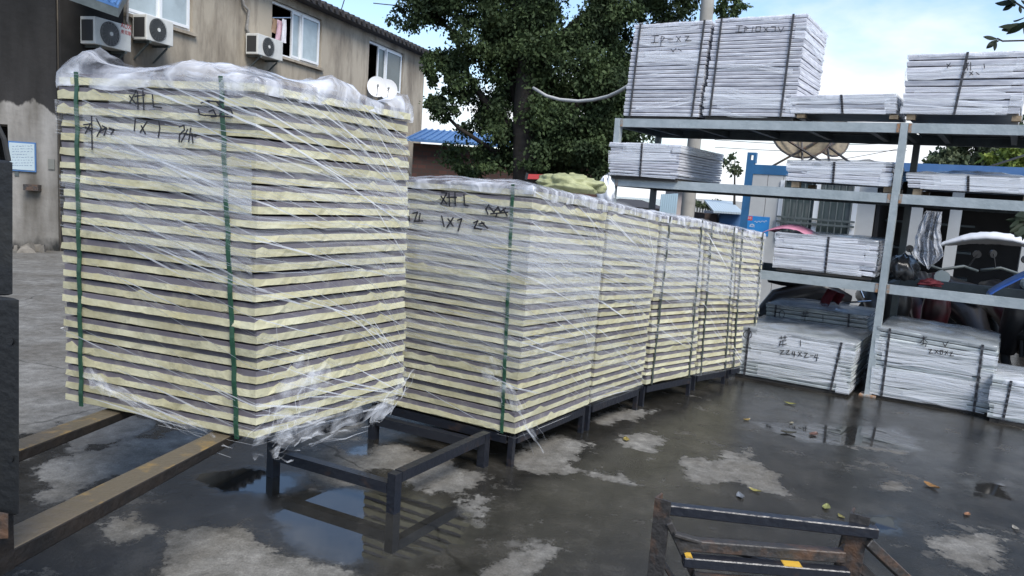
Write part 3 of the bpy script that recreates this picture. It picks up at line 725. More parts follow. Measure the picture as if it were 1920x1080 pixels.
mT2 = [[(1380,48),(1392,48)],[(1386,48),(1385,60)],[(1379,60),(1391,60)],[(1397,50),(1396,60)],[(1397,50),(1403,53),(1398,56)],[(1412,50),(1410,60)],[(1418,50),(1426,50),(1425,59),(1417,59),(1418,50)],[(1432,51),(1440,60)],[(1440,51),(1432,60)],[(1446,50),(1454,50),(1453,59),(1446,59)],[(1459,50),(1464,60),(1470,50)]]
white_pack('tall white wrapped panel pack at the left end of the top shelf', [(1168, 219), (1308, 219), (1334, 38), (1191, 47)], .95, 24, 41, .03, ((.08, .1), (.92, .93)), marks=mT1, caph=.012, segs=6, jit=.006)
white_pack('largest white wrapped panel pack, right of the narrower tall one on the top shelf', [(1318, 219), (1489, 219), (1514, 26), (1341, 36)], .9, 26, 42, .03, ((.08, .08), (.86, .86)), marks=mT2, caph=.012, segs=7, jit=.006)
white_pack('low pack of four white panels on wooden blocks on the top shelf', [(1486, 214), (1680, 212), (1678, 176), (1484, 180)], .75, 4, 43, .03, (.5,), legs=.04, caph=.01, jit=.012)
white_pack('white panel pack with one strap at the right end of the top shelf', [(1691, 213), (1912, 215), (1934, 95), (1703, 102)], .95, 9, 44, .03, ((.5, .46),), legs=.05, caph=.012, jit=.01,
           marks=[[(1775,120),(1782,125)],[(1782,118),(1776,127)],[(1808,120),(1816,118),(1810,130)],[(1812,118),(1814,132)],[(1820,117),(1820,132)],[(1845,120),(1846,128)],[(1806,137),(1812,136)],[(1818,135),(1824,140)],[(1824,134),(1818,141)],[(1830,136),(1836,140)]])
white_pack('grey wrapped panel pack at the left end of the middle shelf', [(1142, 331), (1270, 333), (1276, 272), (1145, 267)], 1.35, 12, 45, -.06, (.47,), caph=.01, jit=.01)
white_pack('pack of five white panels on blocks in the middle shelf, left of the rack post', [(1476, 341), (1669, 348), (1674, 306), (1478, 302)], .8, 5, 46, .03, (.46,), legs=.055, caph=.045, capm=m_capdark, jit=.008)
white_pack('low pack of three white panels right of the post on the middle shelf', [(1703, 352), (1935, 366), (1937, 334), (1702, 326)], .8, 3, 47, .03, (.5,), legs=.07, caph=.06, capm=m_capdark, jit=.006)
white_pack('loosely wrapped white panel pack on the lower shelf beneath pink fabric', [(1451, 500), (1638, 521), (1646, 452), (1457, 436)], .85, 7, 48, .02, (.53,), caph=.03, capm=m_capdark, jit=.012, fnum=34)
mG1 = [[(1402+8*math.cos(a*.7), 627+8*math.sin(a*.7)) for a in range(10)],[(1399,622),(1399,632)],[(1402,622),(1407,622),(1404,632)],
 [(1461,634),(1476,632)],[(1465,630),(1465,636)],[(1472,629),(1472,636)],[(1462,640),(1474,638)],[(1461,646),(1475,645)],[(1468,638),(1468,649)],[(1464,640),(1461,649)],[(1501,638),(1501,649)],
 [(1462,657),(1470,657),(1463,664),(1471,664)],[(1474,658),(1480,657),(1474,664),(1481,665)],[(1487,658),(1485,664),(1492,664)],[(1490,659),(1489,669)],[(1497,660),(1503,668)],[(1503,660),(1496,668)],[(1508,662),(1514,662),(1508,670),(1516,670)],[(1519,667),(1525,667)],[(1530,664),(1527,670),(1535,671)],[(1533,664),(1531,677)]]
mG2 = [[(1466+5*math.cos(a*.7), 589+7*math.sin(a*.7)) for a in range(10)],[(1504,588),(1516,587)],[(1507,584),(1507,591)],[(1513,583),(1513,591)],[(1503,594),(1516,593)],[(1510,588),(1509,600)],[(1543,590),(1543,602)]]
mG3 = [[(1726,634),(1738,632)],[(1732,630),(1731,646)],[(1731,636),(1725,643)],[(1733,636),(1739,642)],[(1727,646),(1737,644),(1735,650)],[(1768,642),(1772,650),(1778,640)],
 [(1741,655),(1747,655),(1742,662),(1749,662)],[(1753,656),(1759,663)],[(1759,656),(1753,663)],[(1763,657),(1768,657),(1767,664),(1763,664),(1763,657)],[(1772,658),(1777,664)],[(1777,658),(1772,665)],[(1781,660),(1786,660),(1781,667),(1788,667)]]
gg = 'greenish white panel packs on the ground'
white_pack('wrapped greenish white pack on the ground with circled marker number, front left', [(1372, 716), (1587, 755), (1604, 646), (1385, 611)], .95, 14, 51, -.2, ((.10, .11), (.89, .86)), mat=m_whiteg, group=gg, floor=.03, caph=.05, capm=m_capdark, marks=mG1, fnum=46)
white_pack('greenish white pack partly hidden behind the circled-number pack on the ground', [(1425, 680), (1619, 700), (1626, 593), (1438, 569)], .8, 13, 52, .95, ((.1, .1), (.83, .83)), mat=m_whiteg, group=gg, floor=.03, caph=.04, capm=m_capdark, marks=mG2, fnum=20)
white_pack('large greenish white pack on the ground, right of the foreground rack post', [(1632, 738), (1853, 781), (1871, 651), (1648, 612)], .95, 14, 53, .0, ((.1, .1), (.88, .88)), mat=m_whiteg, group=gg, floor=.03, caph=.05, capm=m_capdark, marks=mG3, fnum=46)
white_pack('low greenish white pack cut off by the right edge of the photo', [(1853, 776), (2050, 812), (2065, 742), (1863, 708)], .8, 8, 54, -.16, ((.17, .15),), mat=m_whiteg, group=gg, floor=.03, caph=.02, fnum=24)

# ------------------------------------------------------------------ foreground rusty stillage
rs = thing('stillage', 'rusty steel stillage frame with yellow paint marks in the bottom right foreground', 'stillage', tuple(atz(1450, 1050, .2)))
def rbar(name, p, q, w, h, mat, up=(0, 0, 1)):
    mb = MB(); mb.bar(p, q, w, h, up=up); o = mb.build(name, mat, rs); b = o.modifiers.new('b', 'BEVEL'); b.width = .003; b.segments = 1; return o
def angle(name, p, q, w, t, mat, a, b):
    """L-section from p to q with flanges along a and b"""
    p, q, a, b = [A3(*x) for x in (p, q, a, b)]; mb = MB()
    mb.hexa([p, p+a*w, p+a*w+b*t, p+b*t], [q, q+a*w, q+a*w+b*t, q+b*t]); mb.hexa([p+b*t, p+a*t+b*t, p+a*t+b*w, p+b*w], [q+b*t, q+a*t+b*t, q+a*t+b*w, q+b*w])
    return mb.build(name, mat, rs)
zA = .56
a0 = atz(1250, 953, zA); a1 = atz(1645, 998, zA)
rbar('rail', a0, a1, .032, .032, m_dark)
pt = atz(1240, 934, zA+.035); angle('corner_post', A3(pt[0]-.02, pt[1], 0), pt+A3(-.02, 0, 0), .05, .006, m_rust, U, Wd)
p2 = aty(1594, 962, a1[1]+.03); angle('corner_post', A3(p2[0]-.02, p2[1], 0), p2, .055, .006, m_rust, U, Wd)
zB = .46; rbar('rail', atz(1272, 1018, zB), atz(1582, 1042, zB), .035, .035, m_rust)
zC = .42; b0, b1 = atz(1280, 1050, zC), atz(1590, 1076, zC); rbar('rail', b0, b1, .038, .032, m_dark)
dC = (b1-b0)
for f, wdt in ((.60, .055), (.01, .02)):
    mb = MB(); p = b0+dC*f+A3(0, 0, .017); q = p+dC/np.linalg.norm(dC)*wdt; mb.bar(p, q, .034, .002); mb.build('paint_patch', m_yellow, rs)
rbar('brace', atz(1252, 975, .53), atz(1315, 1110, .30), .045, .02, m_rust, up=(1, 0, 0))
rbar('brace', atz(1228, 1030, .40), atz(1290, 1130, .25), .012, .05, m_rust, up=(0, 1, 0))
rbar('brace', atz(1622, 1012, .53), atz(1720, 1105, .36), .045, .03, m_rust)
rbar('brace', atz(1580, 1030, .47), atz(1660, 1110, .34), .045, .03, m_rust)
rbar('brace', atz(1262, 1000, .50), atz(1600, 1100, .30), .03, .012, m_rust)
rbar('brace', atz(1592, 985, .52), atz(1560, 1110, .25), .03, .012, m_rust)
rbar('rail', atz(1300, 1092, .36), atz(1610, 1118, .36), .05, .05, m_rust)

# ------------------------------------------------------------------ things lying on the ground
leafspots = [(1481, 758, 'yellow green curled leaf near the circled-number pack', (.45, .45, .10), .07), (1400, 788, 'small orange yellow leaf left of the ground packs', (.55, .38, .08), .05),
 (1478, 813, 'dark brown leaf on the wet concrete', (.08, .07, .03), .08), (1525, 816, 'reddish brown curled leaf beside the dark leaf', (.25, .12, .08), .08), (1484, 794, 'pale small leaf below the circled-number pack', (.5, .45, .3), .04),
 (1746, 913, 'big orange leaf standing on the wet concrete at the right', (.55, .27, .06), .08), (1415, 921, 'yellow leaf at the tip of the dry patch', (.6, .52, .12), .05),
 (1549, 953, 'narrow yellow green leaf above the rusty stillage', (.5, .52, .15), .06), (1813, 966, 'small orange leaf near the right edge', (.55, .25, .1), .045), (1174, 826, 'yellow leaf on the small dry patch in the middle', (.55, .42, .08), .06),
 (1577, 970, 'yellow leaf lying against the corner post of the stillage', (.45, .40, .10), .04), (1904, 992, 'pale leaf scrap at the right edge of the photo', (.6, .55, .45), .045), (1388, 932, 'scrap of grey plastic on the wet concrete', (.35, .38, .42), .06)]
for i, (x, y, lb, col, sz) in enumerate(leafspots):
    p = G(x, y); sz *= 1.35; col = tuple(.6*c_+.02 for c_ in col); mb = MB(); rnd = random.Random(i); a = rnd.uniform(0, 3.14); n = 8; c_, s_ = math.cos(a), math.sin(a)
    for k in range(n):
        rowp = []
        for j in (0, 1):
            f = (k+j)/n; wd = .26*sz*math.sin(math.pi*min(max(f, .03), .97))**.8; zc = .002+.16*sz*abs(f-.5)**1.5*1.6
            for g_ in (-1, 0, 1):
                lx, ly = (f-.5)*sz, g_*wd; rowp.append((p[0]+lx*c_-ly*s_, p[1]+lx*s_+ly*c_, p[2]+zc+abs(g_)*sz*.05*(1+.8*rnd.random())))
        mb.face([rowp[0], rowp[3], rowp[4], rowp[1]]); mb.face([rowp[1], rowp[4], rowp[5], rowp[2]])
    nm = 'fallen_leaf' if 'plastic' not in lb else 'plastic_scrap'
    o = mb.build(nm, M('leaf_litter', tuple(.75*c_ for c_ in col), .4, var=.4, scale=60), smooth=True); tag(o, lb, 'leaf' if nm == 'fallen_leaf' else 'litter', 'leaves fallen on the wet concrete' if nm == 'fallen_leaf' else None)

# ------------------------------------------------------------------ buildings on the left
FP0 = A3(-6.9, 12.8, 0); FD = A3(.30, .954, 0); FD /= np.linalg.norm(FD); FN = A3(FD[1], -FD[0], 0)
def FPx(px, py, off=0.): return onplane(px, py, FP0+FN*off, FN)
def fs(p): return float((p-FP0)@FD)
def F3(s, off, z): return FP0+FD*s+FN*off+A3(0, 0, z)
bl = thing('stucco_house', 'two storey stucco house with stained beige wall and dark tiled eave', 'house', tuple(F3(0, 0, -.2)))
cs = fs(FPx(797, 110)); ztop = float(FPx(797, 108)[2])
# facade with openings : list of (s0,s1,z0,z1)
def winrect(x0, y0, x1, y1):
    p = FPx(x0, y0); q = FPx(x1, y1); return fs(p), fs(q), float(q[2]), float(p[2])
wins = []
for (xl, yt, xr, yb) in ((236, -60, 361, 62), (511, -2, 601, 128), (693, 74, 753, 180)):
    a = FPx(xl, yt); r = FPx(xr, yb); s0, s1 = fs(a), fs(r); zt_ = float(FPx(xl, yt)[2]); zb_ = float(r[2]); wins.append((s0, s1, zb_, zt_))
s_start = fs(FPx(110, 300))+.02
def wallpiece(s0, s1, z0, z1, d=.24): 
    mb = MB(); mb.hexa([F3(s0, -d, z0), F3(s0, 0, z0), F3(s1, 0, z0), F3(s1, -d, z0)][::-1][::-1], [F3(s0, -d, z1), F3(s0, 0, z1), F3(s1, 0, z1), F3(s1, -d, z1)])
    return mb
full = MB(); cur = s_start; zb0 = -.25
def addw(s0, s1, z0, z1, d=.24):
    b = [F3(s0, -d, z0), F3(s0, 0, z0), F3(s1, 0, z0), F3(s1, -d, z0)]; t = [x+A3(0, 0, z1-z0) for x in b]; full.hexa(b, t)
for (s0, s1, z0, z1) in wins:
    addw(cur, s0, zb0, ztop); addw(s0, s1, zb0, z0); addw(s0, s1, z1, ztop) if z1 < ztop else None; cur = s1
addw(cur, cs, zb0, ztop)
wallo = full.build('wall', m_stucco, bl)
# gable end and back
mb = MB(); mb.hexa([F3(cs-.24, -7, zb0), F3(cs-.24, -.245, zb0), F3(cs, -.245, zb0), F3(cs, -7, zb0)], [F3(cs-.24, -7, ztop), F3(cs-.24, -.245, ztop), F3(cs, -.245, ztop), F3(cs, -7, ztop)]); mb.build('side_wall', m_stucco, bl)
mb = MB(); mb.hexa([F3(s_start, -4, zb0), F3(s_start, -3.8, zb0), F3(cs-.3, -3.8, zb0), F3(cs-.3, -4, zb0)], [F3(s_start, -4, ztop), F3(s_start, -3.8, ztop), F3(cs-.3, -3.8, ztop), F3(cs-.3, -4, ztop)]); mb.build('inner_wall', m_void, bl)
mb = MB(); mb.hexa([F3(s_start, -5, ztop+.001), F3(s_start, .28, ztop+.001), F3(cs+.12, .28, ztop+.001), F3(cs+.12, -5, ztop+.001)], [F3(s_start, -5, ztop+1.3), F3(s_start, .28, ztop+.09), F3(cs+.12, .28, ztop+.09), F3(cs+.12, -5, ztop+1.3)]); rf = mb.build('roof', m_tile, bl)
# tile ends along the eave
tl = []
for k in range(int((cs+.1-0)/.26)):
    s = k*.26+.1
    mb = MB(); mb.tube([F3(s, .34, ztop+.075), F3(s, -.6, ztop+.30)], .07, 8); o = mb.build('roof_tile', m_tile, rf); tl.append(o)
def window(s0, s1, z0, z1, openleft, glass):
    w = thing('tmp', None, None, bl.location); w.name = 'window'; w.parent = bl; w.location = (0, 0, 0)
    fr = MB(); t = .06; d0 = -.12
    def fb(a, b, c, d, o0=-.14, o1=-.07, mb=fr, mi=0):
        bb = [F3(a, o0, c), F3(a, o1, c), F3(b, o1, c), F3(b, o0, c)]; mb.hexa(bb, [x+A3(0, 0, d-c) for x in bb], mi)
    a = s0+(s1-s0)*openleft
    fb(s0, s0+t, z0, z1); fb(s1-t, s1, z0, z1); fb(s0+t, s1-t, z0, z0+t); fb(s0+t, s1-t, z1-t, z1)
    w_ = fr.build('window', m_upvc, bl)
    bpy.data.objects.remove(w)
    sash = MB(); mid = lerp(a, s1, .5) if openleft == 0 else lerp(a, s1, .30)
    for q0, q1, oo in ((a, mid+.02, -.06), (mid, s1-t, -.02)):
        fb(q0, q0+.05, z0+t, z1-t, oo-.04, oo, sash); fb(q1-.05, q1, z0+t, z1-t, oo-.04, oo, sash); fb(q0+.05, q1-.05, z0+t, z0+t+.05, oo-.04, oo, sash); fb(q0+.05, q1-.05, z1-t-.05, z1-t, oo-.04, oo, sash)
    sash.build('sash', m_upvc, w_)
    for q0, q1, oo in ((a, mid+.02, -.085), (mid, s1-t, -.045)):
        g = MB(); fb(q0+.05, q1-.05, z0+t+.05, z1-t-.05, oo-.006, oo, g); g.build('pane', glass, w_)
    si = MB(); fb(s0-.06, s1+.06, z0-.06, z0-.004, -.2, .07, si); si.build('sill', m_stucco, w_)
# parts under parts: windows are children of the house, sash/pane/sill of the window
_b = MB.build
window(*wins[0], .0, m_glassw); window(*wins[1], .42, m_glassw); window(*wins[2], .30, m_glassd)
# pipes on the wall
mb = MB(); mb.tube([FPx(452, -30, .05), FPx(456, 8, .05), FPx(466, 20, .06), FPx(462, 52, .05), FPx(470, 72, .05)], .03, 7); mb.build('insulated_pipe', M('pipe_wrap', (.35, .33, .30), .8, var=.4, scale=20), bl, smooth=True)
mb = MB(); mb.tube([FPx(205, 10, .3), FPx(222, 14, .3), FPx(234, 4, .25), FPx(240, -20, .1)], .025, 7); mb.tube([FPx(240, -20, .1), FPx(238, 40, .08), FPx(248, 70, .08), FPx(268, 74, .1)], .022, 7); mb.build('insulated_pipe', M('pipe_wrap2', (.35, .33, .30), .8, var=.4, scale=20), bl, smooth=True)
# laundry in the window
cl = thing('laundry', 'pink and white clothes hanging in the open window of the house', 'laundry', tuple(FPx(528, 60, .0)))
for (x, y0, y1, w_, mt, o_) in ((514, 35, 62, .16, M('tan_cloth', (.35, .24, .16), .9, var=.3, scale=8), .0), (524, 38, 76, .2, M('pink_cloth', (.62, .42, .48), .9, var=.25, scale=8), .03), (532, 36, 80, .13, M('white_cloth', (.68, .68, .72), .9, var=.2, scale=8), .06)):
    mb = MB(); p = FPx(x, y0, -.02+o_); q = FPx(x, y1, -.02+o_); n = 10
    for k in range(n):
        for j in range(6):
            def cp(f, g): 
                z = lerp(p[2], q[2], f); ww = w_*(.5+.6*f); return p+FD*(g-.5)*ww*1.6+FN*(.03*math.sin(g*14+f*2))+A3(0, 0, z-p[2])
            mb.face([cp(k/n, j/6), cp(k/n, (j+1)/6), cp((k+1)/n, (j+1)/6), cp((k+1)/n, j/6)])
    mb.build('garment', mt, cl, smooth=True)
mb = MB(); mb.tube([FPx(511, 33, -.05), FPx(545, 33, -.05)], .012, 6); mb.build('hanging_rail', m_chrome, cl)

# air conditioners
def ac(label, x0, y0, x1, y1, writing_=False, dep=.30):
    """front face seen between photo points: top-left x0,y0 ; bottom-right x1,y1, standing off the wall"""
    off = dep+.06; p = FPx(x0, y0, off); q = FPx(x1, y1, off); s0, s1, zt_, zb_ = fs(p), fs(q), float(p[2]), float(q[2])
    hh = .42; zc = (zt_+zb_)/2
    zt_ = float(p[2]); zb_ = zt_-hh if abs((zt_-zb_)-hh) < .5 else zb_
    par = thing('air_conditioner', label, 'air conditioner', tuple(F3((s0+s1)/2, off-dep/2, zb_)), 'outdoor units on the house wall')
    def fb(a, b, c, d, o0, o1, nm, mt):
        mb = MB(); bb = [F3(a, o0, c), F3(a, o1, c), F3(b, o1, c), F3(b, o0, c)]; mb.hexa(bb, [x+A3(0, 0, d-c) for x in bb]); o = mb.build(nm, mt, par); return o
    o = fb(s0, s1, zb_, zt_, off-dep, off, 'casing', m_ac); bv = o.modifiers.new('b', 'BEVEL'); bv.width = .012; bv.segments = 2
    fb(s0-.004, s0-.001, zb_+.05, zt_-.05, off-dep+.03, off-.04, 'side_fins', m_acblk)
    cs_, cz = lerp(s0, s1, .40), (zb_+zt_)/2; r = min((zt_-zb_)*.45, (s1-s0)*.42)
    c = F3(cs_, off+.002, cz)
    mb = MB(); n = 28
    mb.disc(c, FN, r, .004, n); mb.build('fan_recess', m_acblk, par)
    mb = MB(); mb.disc(c+FN*.022, FN, r*.17, .012, 14); mb.build('fan_hub', m_ac, par)
    mb = MB()
    for rr in (.3, .45, .6, .75, .9, 1.0):
        pts = [c+FN*.02+(FD*math.cos(a)+A3(0, 0, math.sin(a)))*r*rr for a in [2*math.pi*k/24 for k in range(25)]]; mb.tube(pts, .003, 4, cap=False)
    for k in range(16):
        a = 2*math.pi*k/16; d = FD*math.cos(a)+A3(0, 0, math.sin(a)); d2 = FD*math.cos(a+.35)+A3(0, 0, math.sin(a+.35)); mb.tube([c+FN*.022+d*r*.15, c+FN*.022+d2*r], .003, 4)
    mb.build('fan_grille', m_acg if not writing_ else M('grille_pale', (.25, .25, .24), .5), par)
    for f in (.15, .85):
        mb = MB(); s = lerp(s0, s1, f); mb.bar(F3(s, .0, zb_-.02), F3(s, off, zb_-.02), .03, .035); mb.bar(F3(s, .01, zb_-.3), F3(s, off-.05, zb_-.045), .025, .025); mb.build('bracket', m_rackdark, par)
    if writing_:
        for txt, sz, dz in (('AUX', .085, .07), ('奥克斯', .058, -.02)):
            cu = bpy.data.curves.new('t', 'FONT'); cu.body = txt; cu.size = sz*1.25; cu.align_x = 'CENTER'; cu.extrude = .001
            to = bpy.data.objects.new('t', cu); C.objects.link(to); bpy.context.view_layer.update()
            me = bpy.data.meshes.new_from_object(to.evaluated_get(bpy.context.evaluated_depsgraph_get())); bpy.data.objects.remove(to)
            o = bpy.data.objects.new('lettering', me); C.objects.link(o); me.materials.clear(); me.materials.append(m_red)
            mw = Matrix.Identity(4); pos = F3(lerp(s0, s1, .85), off+.0025, cz+.08+dz)-np.array(par.location)
            for i in range(3): mw[i][0] = FD[i]; mw[i][1] = (0, 0, 1)[i]; mw[i][2] = FN[i]; mw[i][3] = pos[i]
            o.parent = par; o.matrix_local = mw
ac('white outdoor unit nearest the dark wall, with red lettering beside its fan', 178, 30, 246, 90, True)
ac('white outdoor unit below the first window, second from the left', 275, 26, 325, 86)
ac('pale outdoor unit beside the window with the hanging clothes', 484, 62, 530, 115)
# two small dishes on the last window sill
for k, (x, y, lb) in enumerate(((707, 163, 'small white dish on the house window sill, left one of the pair'), (727, 168, 'small white dish on the house window sill, right one of the pair'))):
    c = FPx(x, y, .25); r = .27; par = thing('satellite_dish', lb, 'satellite dish', tuple(c), 'small dishes on the window sill')
    ax = A3(.25, -.93, .25); ax /= np.linalg.norm(ax); e1 = np.cross(ax, A3(0, 0, 1)); e1 /= np.linalg.norm(e1); e2 = np.cross(e1, ax)
    mb = MB()
    for i in range(5):
        for j in range(20):
            def q(i, j):
                rr = i/5*r; a = 2*math.pi*j/20; return c+(e1*math.cos(a)+e2*math.sin(a)*1.1)*rr+ax*(rr*rr*.9-.04)
            mb.face([q(i, j), q(i+1, j), q(i+1, j+1), q(i, j+1)])
    mb.build('reflector', m_whiteplain, par, smooth=True)
    mb = MB(); mb.tube([c-e2*r*.9, c+ax*.25-e2*.06], .01, 5); mb.disc(c+ax*.22-e2*.06, ax, .03, .07, 8); mb.build('feed_arm', m_acg, par)
    mb = MB(); mb.tube([c-ax*.04, c-ax*.12-A3(0, 0, .25)], .015, 6); mb.build('mount', m_acg, par)

# near dark building at the far left
m_soot = bpy.data.materials.new('sooty_plaster'); m_soot.use_nodes = True
def soot():
    t = m_soot.node_tree; b = t.nodes['Principled BSDF']; b.inputs['Roughness'].default_value = .9; L = t.links.new
    g = N(t, 'ShaderNodeNewGeometry'); s = N(t, 'ShaderNodeSeparateXYZ'); L(g.outputs['Position'], s.inputs[0])
    def nz(sc, stretch=(1, 1, 1)):
        mp = N(t, 'ShaderNodeMapping'); mp.inputs['Scale'].default_value = stretch; L(g.outputs['Position'], mp.inputs[0]); n = N(t, 'ShaderNodeTexNoise'); n.inputs['Scale'].default_value = sc; n.inputs['Detail'].default_value = 7; L(mp.outputs[0], n.inputs[0]); return n.outputs[0]
    a = N(t, 'ShaderNodeMath', operation='MULTIPLY_ADD'); L(nz(3.5, (1, 1, .5)), a.inputs[0]); a.inputs[1].default_value = 1.1; L(s.outputs[2], a.inputs[2])
    r = N(t, 'ShaderNodeValToRGB'); mr = N(t, 'ShaderNodeMapRange'); L(a.outputs[0], mr.inputs[0]); mr.inputs[1].default_value = 0; mr.inputs[2].default_value = 5; L(mr.outputs[0], r.inputs[0])
    e = r.color_ramp.elements; e[0].position = .105; e[0].color = (.02, .02, .018, 1); e[1].position = .15; e[1].color = (.24, .225, .20, 1)
    q = e.new(.55); q.color = (.30, .285, .26, 1); q = e.new(.562); q.color = (.028, .026, .025, 1); q = e.new(.9); q.color = (.009, .009, .009, 1)
    m2 = N(t, 'ShaderNodeMix', data_type='RGBA', blend_type='MULTIPLY'); m2.inputs[0].default_value = 1; L(r.outputs[0], m2.inputs[6])
    r2 = N(t, 'ShaderNodeValToRGB'); L(nz(2.2, (1.5, 1.5, .35)), r2.inputs[0]); r2.color_ramp.elements[0].color = (.35, .33, .3, 1); r2.color_ramp.elements[0].position = .3; r2.color_ramp.elements[1].position = .62
    L(r2.outputs[0], m2.inputs[7]); L(m2.outputs[2], b.inputs['Base Color'])
    bp = N(t, 'ShaderNodeBump'); bp.inputs['Strength'].default_value = .4; bp.inputs['Distance'].default_value = .03; L(nz(9), bp.inputs['Height']); L(bp.outputs[0], b.inputs['Normal'])
soot()
nbp = FPx(110, 470); nbp[2] = 0; Yn = nbp[1]
nb = thing('sooty_building', 'dark soot stained plaster building at the far left edge', 'building', tuple(nbp))
dX = A3(-.985, -.17, 0)  # wall runs left and slightly nearer
dX /= np.linalg.norm(dX); nN = A3(.17, -.985, 0)
def NBp(px, py, off=0.): return onplane(px, py, nbp+nN*off, nN)
def nbbox(name, x0, x1, z0, z1, o0, o1, mat):   # distances along dX from corner
    mb = MB(); b = [nbp+dX*x1+nN*o1, nbp+dX*x0+nN*o1, nbp+dX*x0+nN*o0, nbp+dX*x1+nN*o0]
    mb.hexa([A3(p[0], p[1], z0) for p in b], [A3(p[0], p[1], z1) for p in b]); return mb.build(name, mat, nb)
doorx = float((NBp(18, 400)-nbp)@dX)
nbbox('wall', 0, doorx, -.3, 6.5, -3.5, 0, m_soot)
nbbox('wall', doorx+1.4, 6, -.3, 6.5, -3.5, 0, m_soot)
zdo = float(NBp(10, 233)[2]); nbbox('lintel_wall', doorx, doorx+1.4, zdo, 6.5, -3.5, -.002, m_soot)
nbbox('dark_doorway', doorx, doorx+1.4, -.3, zdo, -1.5, -1.3, m_void)
bx = lambda px, py: float((NBp(px, py)-nbp)@dX)
# notice board
wb = thing('notice_board', 'small pale whiteboard hung on the sooty wall', 'notice board', tuple(NBp(44, 294, .03)))
def nbq(name, x0, y0, x1, y1, o0, o1, mat, par):
    p, q = NBp(x0, y0), NBp(x1, y1); a, b = float((p-nbp)@dX), float((q-nbp)@dX); z0, z1 = float(q[2]), float(p[2]); mb = MB()
    bb = [nbp+dX*a+nN*o1, nbp+dX*b+nN*o1, nbp+dX*b+nN*o0, nbp+dX*a+nN*o0]; mb.hexa([A3(t[0], t[1], z0) for t in bb], [A3(t[0], t[1], z1) for t in bb]); return mb.build(name, mat, par)
nbq('frame', 17, 264, 69, 323, .002, .028, m_bluemetal, wb); nbq('board', 19, 267, 67, 320, .03, .036, M('board_white', (.42, .50, .52), .4, var=.1, scale=4), wb)
mb = MB(); rnd = random.Random(5)
for k in range(8):
    y = 274+k*5.2; x = 23
    while x < (62 if k != 3 else 50):
        l = rnd.uniform(1.5, 5); p, q = NBp(x, y+rnd.uniform(-.6, .6), .0375), NBp(x+l, y+rnd.uniform(-.6, .6), .0375); mb.bar(p, q, .001, .008); x += l+rnd.uniform(1, 3)
mb.build('handwriting', M('pen_ink', (.12, .16, .25), .7), wb)
nbq('shelf_bracket', 50, 345, 78, 358, .003, .12, m_rust, nb); nbq('patch', 91, 298, 103, 318, .002, .02, M('grey_box', (.16, .16, .14), .8), nb); nbq('small_plate', 28, 320, 36, 330, .002, .015, m_rackdark, nb)
# debris
db = thing('rubble_heap', 'broken plaster and rubble at the foot of the sooty wall', 'rubble', tuple(G(60, 470)))
for k in range(14):
    p = G(rnd.uniform(32, 112), rnd.uniform(462, 476)); s = rnd.uniform(.05, .2); bm = MB(); q = [p+A3(rnd.uniform(-s, s), rnd.uniform(-s, s), 0) for _ in range(4)]
    cxy = sum(q)/4; ang = [math.atan2(t[1]-cxy[1], t[0]-cxy[0]) for t in q]; q = [t for _, t in sorted(zip(ang, q), key=lambda a: a[0])]
    bm.hexa(q, [lerp(t, cxy, .3)+A3(0, 0, s*rnd.uniform(.4, .9)) for t in q]); bm.build('rubble_piece', M('rubble', (.2, .18, .15), .9, var=.4, scale=9), db)
# canopy eave over the gap
cn = thing('canopy', 'small dark eave with blue metal sheet roof above the air conditioners', 'canopy', tuple(aty(160, 20, 10.5)))
c0, c1, c2, c3 = aty(112, -24, 10.2), aty(222, 16, 10.9), aty(250, -40, 12.6), aty(150, -70, 12.4)
mb = MB(); e = A3(0, 0, -.12); mb.hexa([c0+e, c1+e, c2+e, c3+e], [c0, c1, c2, c3]); mb.build('soffit', m_rackdark, cn)
mb = MB(); e = A3(0, 0, .004); f = A3(0, 0, .05); mb.hexa([c0+e, c1+e, c2+e, c3+e], [c0+f, c1+f, c2+f, c3+f]); mb.build('sheet', m_bluemetal, cn)
for k in range(9):
    fr = .05+k*.11; mb = MB(); mb.tube([lerp(c0, c1, fr)+A3(0, 0, .05), lerp(c3, c2, fr)+A3(0, 0, .05)], .02, 6); mb.build('rib', m_bluemetal, cn)
# dark lean-to wall below the canopy closing the gap to the house
mb = MB(); mb.hexa([F3(s_start, .003, -.25), F3(s_start, .05, -.25), F3(wins[0][0]-.1, .05, -.25), F3(wins[0][0]-.1, .003, -.25)], [F3(s_start, .003, 4.6), F3(s_start, .05, 4.6), F3(wins[0][0]-.1, .05, 4.6), F3(wins[0][0]-.1, .003, 4.6)])
mb.build('soot_stain_render', M('dark_render', (.022, .020, .018), .9, var=.5, scale=3), bl)

# ------------------------------------------------------------------ background: shed with brick wall behind the row
sh = thing('brick_shed', 'low dark brick shed with a blue metal roof beneath the big tree', 'shed', tuple(aty(860, 330, 21)))
m_brick = bpy.data.materials.new('dark_brick'); m_brick.use_nodes = True
t = m_brick.node_tree; b_ = t.nodes['Principled BSDF']; bt_ = N(t, 'ShaderNodeTexBrick'); tcc = N(t, 'ShaderNodeTexCoord'); mpp = N(t, 'ShaderNodeMapping'); mpp.inputs['Rotation'].default_value = (math.pi/2, 0, 0)
t.links.new(tcc.outputs['Object'], mpp.inputs[0]); t.links.new(mpp.outputs[0], bt_.inputs['Vector']); bt_.inputs['Scale'].default_value = 2.2
bt_.inputs['Color1'].default_value = (.10, .045, .035, 1); bt_.inputs['Color2'].default_value = (.06, .035, .03, 1); bt_.inputs['Mortar'].default_value = (.05, .045, .04, 1); t.links.new(bt_.outputs[0], b_.inputs['Base Color']); b_.inputs['Roughness'].default_value = .9
q0, q1 = aty(775, 268, 20.), aty(1160, 300, 20.); zs = float(q0[2])
